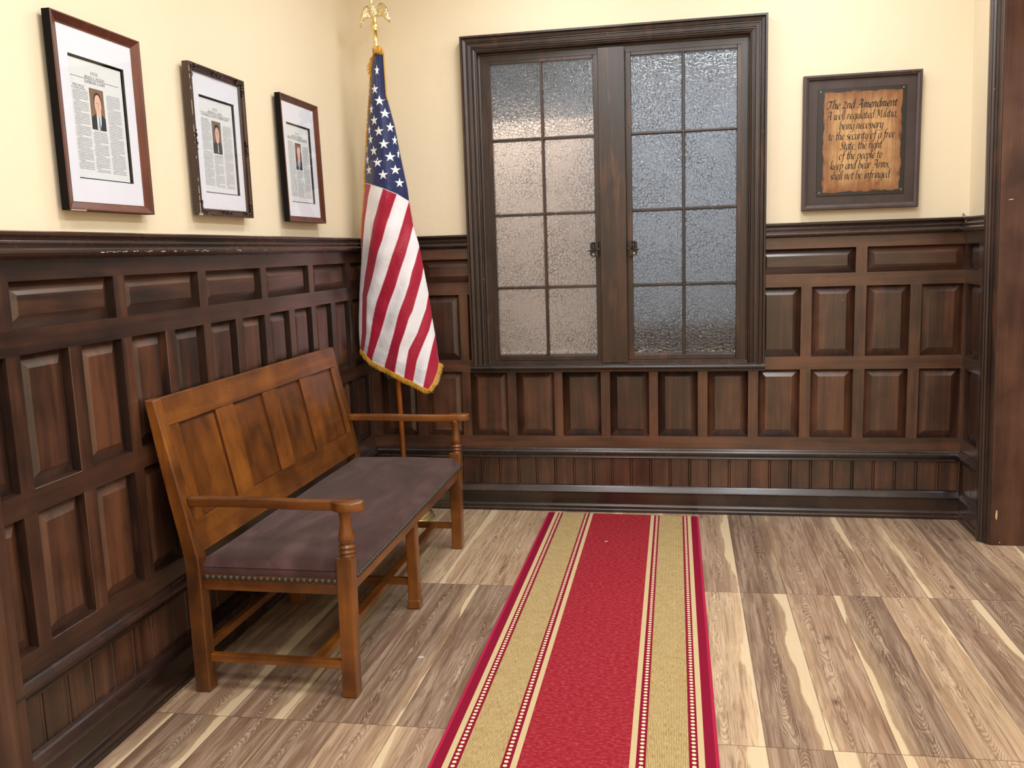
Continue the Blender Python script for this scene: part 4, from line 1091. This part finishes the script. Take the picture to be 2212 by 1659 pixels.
# ------------------------------------------------------------------ framed pages
def ring_poly(m, P, outer, inner, prof, mi=0):
    """frame moulding: prof = list of (fraction from outer to inner, height)"""
    (a, b, c, d), (e, f, g_, h) = outer, inner
    co = [(a, c), (b, c), (b, d), (a, d)]; ci = [(e, g_), (f, g_), (f, h), (e, h)]
    rings = [[P(lerp(o[0], i[0], t), lerp(o[1], i[1], t), n) for t, n in prof] for o, i in zip(co, ci)]
    rings.append(rings[0])
    m.loft(rings, closed=False, smooth=False, mi=mi)
def framed(yc, z0, z1, w, moc, style, lines, portrait, label, lean=0.0, seed=1):
    """yc centre, moc = centre of the mat opening"""
    root = empty('picture_frame', (-0.02, yc, (z0 + z1) / 2), label, 'framed picture', 'framed pages on the panelled side wall')
    xb = -0.0050; xf = 0.021
    def P(y, z, n):        # n out from the wall
        return (xb + n + lean * (1 - (z - z0) / (z1 - z0)), y, z)
    y0, y1 = yc - w / 2, yc + w / 2; bw = 0.0335; bh = 0.026
    D = xf - xb
    m = MB()
    sidem = FBLACK if style != 'carved' else FDARK
    ring_poly(m, P, (y0, y1, z0, z1), (y0 + 0.0, y1 - 0.0, z0 + 0.0, z1 - 0.0), [(0, 0.0), (0, D - 0.001)], mi=1)
    if style == 'carved':
        pr = [(0, D - 0.001), (0.06, D), (0.25, D - 0.001), (0.4, D - 0.006), (0.7, D - 0.008), (0.8, D - 0.006), (0.92, D - 0.008), (1.0, D - 0.012), (1.0, 0.008)]
    else:
        pr = [(0, D - 0.001), (0.05, D), (0.16, D), (0.3, D - 0.003), (0.6, D - 0.007), (0.9, D - 0.011), (0.95, D - 0.011), (1.0, D - 0.0125), (1.0, 0.008)]
    ring_poly(m, P, (y0, y1, z0, z1), (y0 + bw, y1 - bw, z0 + bh, z1 - bh), pr)
    m.face([P(y0, z0, 0.001), P(y1, z0, 0.001), P(y1, z1, 0.001), P(y0, z1, 0.001)], 1)
    m.build('frame_moulding', [MAHOG if style != 'carved' else FDARK, sidem], root, fix=True)
    hg = MB(); hg.box(-0.0205, xb + 0.002, yc - 0.012, yc + 0.012, z1 - 0.05, z1 - 0.035)
    hg.tube([P(y0 + 0.05, z1 - 0.12, -0.003), P(yc, z1 - 0.042, -0.004), P(y1 - 0.05, z1 - 0.12, -0.003)], 0.0012, 6)
    hg.build('hanging_wire', IRON, root)
    my0, my1, mz0, mz1 = moc[0] - 0.130, moc[0] + 0.130, 1.669, 2.014
    X0 = 0.0115; B = 0.003
    m = MB()
    ring_poly(m, P, (y0 + bw - 0.006, y1 - bw + 0.006, z0 + bh - 0.006, z1 - bh + 0.006), (my0, my1, mz0, mz1), [(0, X0 - 0.002), (0, X0), (1.0, X0), (1.0, X0 - 0.0012)])
    ring_poly(m, P, (my0, my1, mz0, mz1), (my0 - 0.0, my1 + 0.0, mz0, mz1), [(0, X0 - 0.0012), (0, B)], mi=1)
    m.face([P(my0, mz0, B - 0.002), P(my1, mz0, B - 0.002), P(my1, mz1, B - 0.002), P(my0, mz1, B - 0.002)], 1)
    m.build('mat_board', [MAT_W, REVEAL], root, fix=False)
    m = MB()
    m.face([P(my0 + 0.002, mz0 + 0.004, B), P(my1 - 0.006, mz0 + 0.004, B), P(my1 - 0.006, mz1 - 0.006, B), P(my0 + 0.002, mz1 - 0.006, B)])
    pg = m.build('printed_page', PAPER, root, fix=False)
    # writing
    u0, v0 = my0 + 0.011, mz1 - 0.003
    def T(u, v): return P(u0 + u, v0 - v, B + 0.0006)
    m = MB(); R = random.Random(seed)
    def bar(u, v, w_, h_, mi=0): m.face([T(u, v + h_), T(u + w_, v + h_), T(u + w_, v), T(u, v)], mi)
    cxx = 0.112
    put_text(m, lines[0], 0.0125, cxx, 0.0385, T, width=0.034, thin=-0.0002, center=True)
    put_text(m, lines[1], 0.0125, cxx, 0.0515, T, width=lines[3], thin=-0.0002, center=True)
    put_text(m, lines[2], 0.0125, cxx, 0.0650, T, width=lines[4], thin=-0.0001, center=True)
    bar(0.003, 0.0525, 0.222, 0.0009)
    put_text(m, 'PROFILE', 0.0125, 0.011, 0.083, T, width=0.048, thin=-0.0002)
    bar(0.002, 0.0855, 0.064, 0.0009)
    for ci, (ua, va) in enumerate(((0.006, 0.090), (0.082, 0.200), (0.160, 0.086))):
        v = va; para = 0; wcol = 0.067
        while v < (0.316 if ci else 0.314):
            u = ua + (0.006 if para == 0 else 0); end = ua + wcol * (R.uniform(0.3, 0.9) if para == 6 + ci else 1.0)
            while u < end - 0.002:
                wl_ = min(R.uniform(0.003, 0.011), end - u); bar(u, v, wl_, 0.0019 * R.uniform(0.8, 1.1), 1); u += wl_ + R.uniform(0.0008, 0.0016)
            para = 0 if para >= 6 + ci + R.choice((0, 1)) else para + 1
            v += 0.0046
    m.build('lettering', [INK, INKL], pg, fix=False)
    # small printed portrait, flat, in layers of ink
    bgc, hair, skin, suit, shirt, tie = portrait[:6]; bald = portrait[6]
    mats = [plain('print_tone', c, 0.75) for c in (bgc, hair, skin, suit, shirt, tie, 'a8615a', 'bd8f80')]
    m = MB(); uu, vv, pw, ph = 0.081, 0.077, 0.065, 0.117
    def Q(a, b, k): return P(u0 + uu + a * pw, v0 - vv - b * ph, B + 0.0006 + 0.0002 * k)
    def poly(pts, mi, k): m.face([Q(a, b, k) for a, b in reversed(pts)], mi)
    def ell(cx, cy, rx, ry, mi, k, a0=0, a1=360):
        poly([(cx + rx * math.cos(math.radians(lerp(a0, a1, q / 20))), cy + ry * math.sin(math.radians(lerp(a0, a1, q / 20)))) for q in range(20 if a1 - a0 >= 360 else 21)], mi, k)
    poly([(0, 0), (1, 0), (1, 1), (0, 1)], 0, 0)
    ell(0.53, 0.30, 0.30, 0.22, 1, 1)
    poly([(0.38, 0.48), (0.70, 0.48), (0.74, 0.68), (0.34, 0.68)], 2, 1.5)
    ell(0.53, 0.37 if bald else 0.385, 0.245, 0.235 if bald else 0.205, 2, 2)
    poly([(0.0, 1.0), (0.0, 0.72), (0.34, 0.60), (0.52, 0.74), (0.72, 0.60), (1.0, 0.70), (1.0, 1.0)], 3, 3)
    poly([(0.36, 0.61), (0.53, 0.72), (0.70, 0.61), (0.66, 0.85), (0.56, 1.0), (0.36, 1.0)] if portrait[7] else [(0.44, 0.66), (0.53, 0.70), (0.62, 0.66), (0.56, 0.76), (0.50, 0.76)], 4, 4)
    poly([(0.50, 0.70), (0.57, 0.70), (0.60, 0.95), (0.54, 1.0), (0.47, 0.95)], 5, 5)
    for ex in (0.44, 0.62):
        poly([(ex - 0.055, 0.322), (ex + 0.055, 0.318), (ex + 0.05, 0.330), (ex - 0.05, 0.334)], 7, 3)
        ell(ex, 0.352, 0.030, 0.010, 1, 3)
    ell(0.355, 0.40, 0.028, 0.045, 7, 1.8); ell(0.705, 0.40, 0.028, 0.045, 7, 1.8)
    poly([(0.465, 0.488), (0.595, 0.488), (0.57, 0.497), (0.49, 0.497)], 6, 3)
    poly([(0.515, 0.37), (0.545, 0.37), (0.575, 0.435), (0.555, 0.446), (0.505, 0.446), (0.485, 0.435)], 7, 2.5)
    m.build('printed_portrait', mats, pg, fix=False)
    m = MB(); m.face([P(y0 + bw - 0.003, z0 + bh - 0.003, 0.0138), P(y1 - bw + 0.003, z0 + bh - 0.003, 0.0138), P(y1 - bw + 0.003, z1 - bh + 0.003, 0.0138), P(y0 + bw - 0.003, z1 - bh + 0.003, 0.0138)])
    m.build('cover_glass', PGLASS, root, fix=False)
    if style == 'carved':
        R2 = random.Random(4)
        def scroll(cy, cz2, L, hor):
            m = MB()
            for k in range(26):
                a = R2.uniform(-1, 1) * L; b = R2.uniform(-0.0085, 0.0085)
                y, z = (cy + a, cz2 + b) if hor else (cy + b, cz2 + a)
                m.dome(P(min(max(y, y0 + .004), y1 - .004), min(max(z, z0 + .004), z1 - .004), D - 0.004), (1, 0, 0), R2.uniform(0.0022, 0.0042), 7, k=1.3)
            for sgn in (-1, 1):
                pts = []
                for q in range(12):
                    th = q / 11 * 5.0; r = 0.0075 * (1 - q / 14)
                    a = sgn * (L * 0.5 - 0.004) + r * math.cos(th) * sgn; b = r * math.sin(th)
                    y, z = (cy + a, cz2 + b) if hor else (cy + b, cz2 + a); pts.append(P(min(max(y, y0 + .004), y1 - .004), min(max(z, z0 + .004), z1 - .004), D + 0.001))
                m.tube(pts, 0.0016, 5)
            m.build('carving', CARVE, root)
        cb = 0.013
        scroll(yc, z1 - cb, 0.034, True); scroll(yc, z0 + cb, 0.034, True); scroll(y0 + cb, (z0 + z1) / 2, 0.034, False); scroll(y1 - cb, (z0 + z1) / 2, 0.034, False)
        for cy in (y0 + cb + 0.02, y1 - cb - 0.02):
            for cz2 in (z0 + cb, z1 - cb): scroll(cy, cz2, 0.028, True)
        for cy in (y0 + cb, y1 - cb):
            for cz2 in (z0 + cb + 0.02, z1 - cb - 0.02): scroll(cy, cz2, 0.026, False)
        z = z0
        while z < z1:
            h = R2.uniform(0.003, 0.02)
            fl = MB()
            if R2.random() < 0.42: fl.box(*([P(y0, z, D - 0.0004)[0], P(y0, z, D + 0.0006)[0]]), y0 - 0.0004, y0 + R2.uniform(0.001, 0.0024), z, min(z + h, z1)); fl.build('gesso_chip', FLAKE, root)
            z += h
        fl = MB(); fl.box(P(y0, z0, D - .006)[0], P(y0, z0, D + .0008)[0], y0 - .0004, y0 + .014, z0 - .0004, z0 + .006)
        fl.build('gesso_chip', FLAKE, root)
    else:
        if seed == 1:
            fl = MB(); fl.box(P(y0, z0, D - .007)[0], P(y0, z0, D + .0006)[0], y0 + 0.004, y0 + 0.070, z0 - 0.0005, z0 + 0.0022)
            fl.build('worn_edge', FLAKE, root)
    return root
framed(-2.2385, 1.576, 2.113, 0.413, (-2.239, 0), 'plain', ('JUDGE', 'BRIAN V. HUGHS', 'SUPERIOR COURT', 0.090, 0.096),
       ('7a5f47', '33241d', 'd9b3a0', '23262a', 'd5e0ea', '6f8799', True, True), 'mahogany framed page with photo of balding man in dark suit and grey tie', seed=1)
framed(-1.540, 1.585, 2.113, 0.409, (-1.537, 0), 'carved', ('JUDGE', 'BRENDON C. MEYER', 'LOS ANGELES COUNTY SUPERIOR COURT', 0.104, 0.200),
       ('6a5a4c', '2a1c18', 'd2a59b', '23252c', '2c2e36', 'b9b4b6', False, False), 'chipped dark carved frame around page with photo of man in black shirt', seed=2)
framed(-0.805, 1.581, 2.126, 0.413, (-0.809, 0), 'plain', ('JUDGE', 'GEORGE M. WEISLIE', 'WEST DISTRICT DIVISION SERVICES', 0.108, 0.215),
       ('6f4a42', '8a6a5e', 'dcb8ac', '2c2b38', 'cfd6e4', '20202a', True, True), 'mahogany framed page with photo of grey-haired man, next to the flag', lean=0.008, seed=3)

# ------------------------------------------------------------------ plaque
pq = empty('plaque', (2.575, 0.0, 1.895), 'framed burnt-wood plaque with calligraphy lettering on parchment colour', 'plaque')
def Pp(x, z, n): return (x, 0.0195 - n, z)
m = MB()
ring_poly(m, Pp, (2.303, 2.847, 1.572, 2.218), (2.328, 2.824, 1.598, 2.196), [(0, 0.0), (0, 0.040), (0.1, 0.043), (0.45, 0.044), (0.5, 0.039), (0.85, 0.036), (1.0, 0.032), (1.0, 0.010)])
m.build('plaque_frame', FR_GR, pq)
m = MB(); m.box(2.32, 2.832, -0.004, 0.0185, 1.59, 2.204)
m.build('backing_board', FR_IN, pq)
m = MB(); m.box(2.371, 2.780, -0.008, -0.003, 1.640, 2.152)
sg = m.build('plaque_panel', PLQ_BK, pq, bevel=0.001, seg=1)
R = random.Random(21); pts = []
def edge_pts(a, b, n, amp):
    for k in range(n):
        t = k / n; nx_, nz_ = b[1] - a[1], -(b[0] - a[0]); l = math.hypot(nx_, nz_)
        d = (math.sin(t * 17 + a[0] * 31) * 0.4 + math.sin(t * 41 + a[1] * 13) * 0.3 + R.uniform(-0.3, 0.3)) * amp
        pts.append((lerp(a[0], b[0], t) + nx_ / l * d, lerp(a[1], b[1], t) + nz_ / l * d))
c4 = [(2.400, 1.656), (2.759, 1.660), (2.761, 2.134), (2.401, 2.136)]
for k in range(4): edge_pts(c4[k], c4[(k + 1) % 4], 34, 0.0055)
m = MB(); m.prism([(x, z) for x, z in pts], 'y', -0.0090, -0.0078)
m.build('parchment', PARCH, sg)
for x, z in ((2.385, 2.140), (2.766, 2.140), (2.767, 1.659), (2.385, 1.656)):
    m = MB(); m.dome((x, -0.0080, z), (0, -1, 0), 0.0042, 10); m.build('screw', SCREW, sg)
# chancery hand drawn with a broad nib
GL = {
 'a': (0.42, [[(.36, .45), (.2, .5), (.06, .3), (.08, .06), (.2, .0), (.35, .22)], [(.37, .49), (.34, .15), (.36, .0), (.44, .06)]]),
 'b': (0.43, [[(.24, .86), (.13, .86), (.07, .4), (.07, .05)], [(.07, .28), (.22, .48), (.36, .4), (.34, .1), (.2, .0), (.06, .05)]]),
 'c': (0.36, [[(.34, .42), (.22, .5), (.07, .35), (.07, .1), (.18, 0), (.34, .08)]]),
 'd': (0.44, [[(.36, .45), (.2, .5), (.06, .3), (.08, .06), (.2, .0), (.35, .22)], [(.50, .88), (.39, .82), (.35, .4), (.36, .02), (.44, .06)]]),
 'e': (0.37, [[(.08, .24), (.28, .28), (.33, .4), (.22, .5), (.07, .34), (.08, .1), (.2, 0), (.34, .08)]]),
 'f': (0.32, [[(.44, .80), (.32, .87), (.2, .7), (.16, .3), (.12, -.15), (.02, -.28), (-.08, -.22)], [(.04, .46), (.34, .48)]]),
 'g': (0.42, [[(.36, .45), (.2, .5), (.06, .3), (.08, .06), (.2, .0), (.35, .22)], [(.36, .48), (.35, .1), (.3, -.2), (.15, -.28), (.0, -.22)]]),
 'h': (0.42, [[(.24, .86), (.13, .86), (.07, .4), (.05, .0)], [(.07, .28), (.2, .47), (.33, .44), (.32, .2), (.33, .02), (.42, .06)]]),
 'i': (0.20, [[(.04, .42), (.12, .48), (.1, .2), (.12, .01), (.2, .06)], [(.14, .66), (.17, .63)]]),
 'k': (0.40, [[(.24, .86), (.13, .86), (.07, .4), (.05, .0)], [(.08, .26), (.3, .46), (.3, .32), (.12, .25), (.24, .12), (.38, .0)]]),
 'l': (0.19, [[(.24, .86), (.13, .86), (.07, .4), (.1, .01), (.18, .05)]]),
 'm': (0.58, [[(.02, .44), (.09, .48), (.07, .2), (.06, 0)], [(.07, .28), (.18, .48), (.28, .42), (.25, 0)], [(.26, .28), (.38, .48), (.48, .42), (.46, .05), (.56, .06)]]),
 'n': (0.42, [[(.02, .44), (.09, .48), (.07, .2), (.06, 0)], [(.07, .28), (.2, .48), (.33, .42), (.31, .05), (.41, .06)]]),
 'o': (0.40, [[(.2, .5), (.06, .34), (.08, .08), (.2, 0), (.34, .16), (.33, .42), (.2, .5)]]),
 'p': (0.43, [[(.02, .44), (.1, .48), (.06, .1), (.02, -.28)], [(.08, .28), (.22, .48), (.36, .4), (.34, .1), (.2, .0), (.07, .05)]]),
 'r': (0.31, [[(.02, .44), (.09, .48), (.07, .2), (.06, 0)], [(.07, .28), (.18, .46), (.3, .44)]]),
 's': (0.32, [[(.3, .44), (.18, .5), (.08, .4), (.2, .26), (.28, .12), (.16, 0), (.03, .06)]]),
 't': (0.28, [[(.16, .68), (.1, .3), (.12, .03), (.2, .01), (.28, .08)], [(.0, .46), (.26, .48)]]),
 'u': (0.43, [[(.02, .44), (.09, .48), (.07, .15), (.14, .0), (.26, .08), (.35, .25)], [(.37, .48), (.33, .12), (.36, 0), (.44, .06)]]),
 'w': (0.56, [[(.02, .44), (.09, .48), (.08, .1), (.16, 0), (.26, .15), (.29, .46)], [(.29, .46), (.28, .1), (.36, 0), (.48, .15), (.51, .42), (.44, .5)]]),
 'y': (0.42, [[(.02, .44), (.09, .48), (.07, .15), (.14, .0), (.26, .08), (.35, .25)], [(.37, .48), (.34, .05), (.26, -.22), (.1, -.28), (-.02, -.22)]]),
 ',': (0.18, [[(.06, .05), (.06, -.06), (.0, -.14)]]), '.': (0.16, [[(.05, .05), (.09, .02)]]),
 '2': (0.44, [[(.04, .5), (.14, .63), (.3, .6), (.3, .42), (.12, .15), (.02, .02)], [(.02, .03), (.2, .05), (.38, .0)]]),
 'T': (0.56, [[(-.02, .56), (.0, .70), (.2, .76), (.44, .70), (.66, .80)], [(.36, .73), (.33, .35), (.26, .05), (.12, .0), (.02, .08)]]),
 'A': (0.64, [[(.0, .04), (.12, .06), (.24, .4), (.36, .76)], [(.16, .60), (.16, .74), (.28, .80), (.50, .76)], [(.50, .78), (.48, .4), (.50, .02), (.60, .05)], [(.14, .34), (.5, .36)]]),
 'M': (0.82, [[(-.02, .04), (.10, .10), (.20, .74)], [(.20, .74), (.34, .18)], [(.34, .18), (.60, .78)], [(.60, .78), (.62, .3), (.64, .02), (.76, .06)], [(.0, .56), (.02, .74), (.20, .76)]]),
 'S': (0.46, [[(.46, .66), (.34, .76), (.16, .66), (.22, .46), (.36, .3), (.34, .06), (.14, 0), (.0, .1)]]),
}
def crom(pts, n=6):
    if len(pts) < 3: return [(lerp(pts[0][0], pts[-1][0], k / 4), lerp(pts[0][1], pts[-1][1], k / 4)) for k in range(5)]
    q = [pts[0]] + list(pts) + [pts[-1]]; out = []
    for i in range(1, len(q) - 2):
        p0, p1, p2, p3 = q[i - 1:i + 3]
        for k in range(n):
            t = k / n
            out.append(tuple(0.5 * (2 * p1[a] + (p2[a] - p0[a]) * t + (2 * p0[a] - 5 * p1[a] + 4 * p2[a] - p3[a]) * t * t + (3 * p1[a] - p0[a] - 3 * p2[a] + p3[a]) * t ** 3) for a in (0, 1)))
    out.append(pts[-1]); return out
def script_line(m, txt, x0, x1, zb, em, nib, depth):
    adv = 0; gl = []
    for ch_ in txt:
        if ch_ == ' ': adv += 0.26; continue
        gl.append((adv, ch_)); adv += GL[ch_][0] + 0.015
    k = (x1 - x0) / adv
    ang = math.radians(42); nx_, nz_ = math.cos(ang) * nib / 2, math.sin(ang) * nib / 2
    th = 0.010 * em
    for a, ch_ in gl:
        for st in GL[ch_][1]:
            pp = [(x0 + k * (a + x + 0.16 * z), zb + em * z) for x, z in crom(st)]
            for (xa, za), (xb, zb_) in zip(pp, pp[1:]):
                dx, dz = xb - xa, zb_ - za; l = math.hypot(dx, dz) or 1; px, pz = -dz / l * th, dx / l * th
                q = [(xa - nx_ - px, za - nz_ - pz), (xb - nx_ - px, zb_ - nz_ - pz), (xb + nx_ + px, zb_ + nz_ + pz), (xa + nx_ + px, za + nz_ + pz)]
                m.face([(x, depth, z) for x, z in q])
m = MB()
LN = [('The 2nd Amendment', 2.414, 2.737, 2.056, .0062), ('A well regulated Militia,', 2.413, 2.740, 2.005, .0043), ('being necessary', 2.473, 2.676, 1.957, .0043), ('to the security of a free', 2.422, 2.730, 1.908, .0043),
      ('State, the right', 2.478, 2.672, 1.861, .0043), ('of the people to', 2.474, 2.676, 1.814, .0043), ('keep and bear Arms,', 2.434, 2.712, 1.767, .0043), ('shall not be infringed.', 2.434, 2.718, 1.718, .0043)]
for tx, xa, xb, zb, nib in LN: script_line(m, tx, xa, xb, zb, 0.0485, nib, -0.0096)
m.build('lettering', LETTER, sg, fix=False)
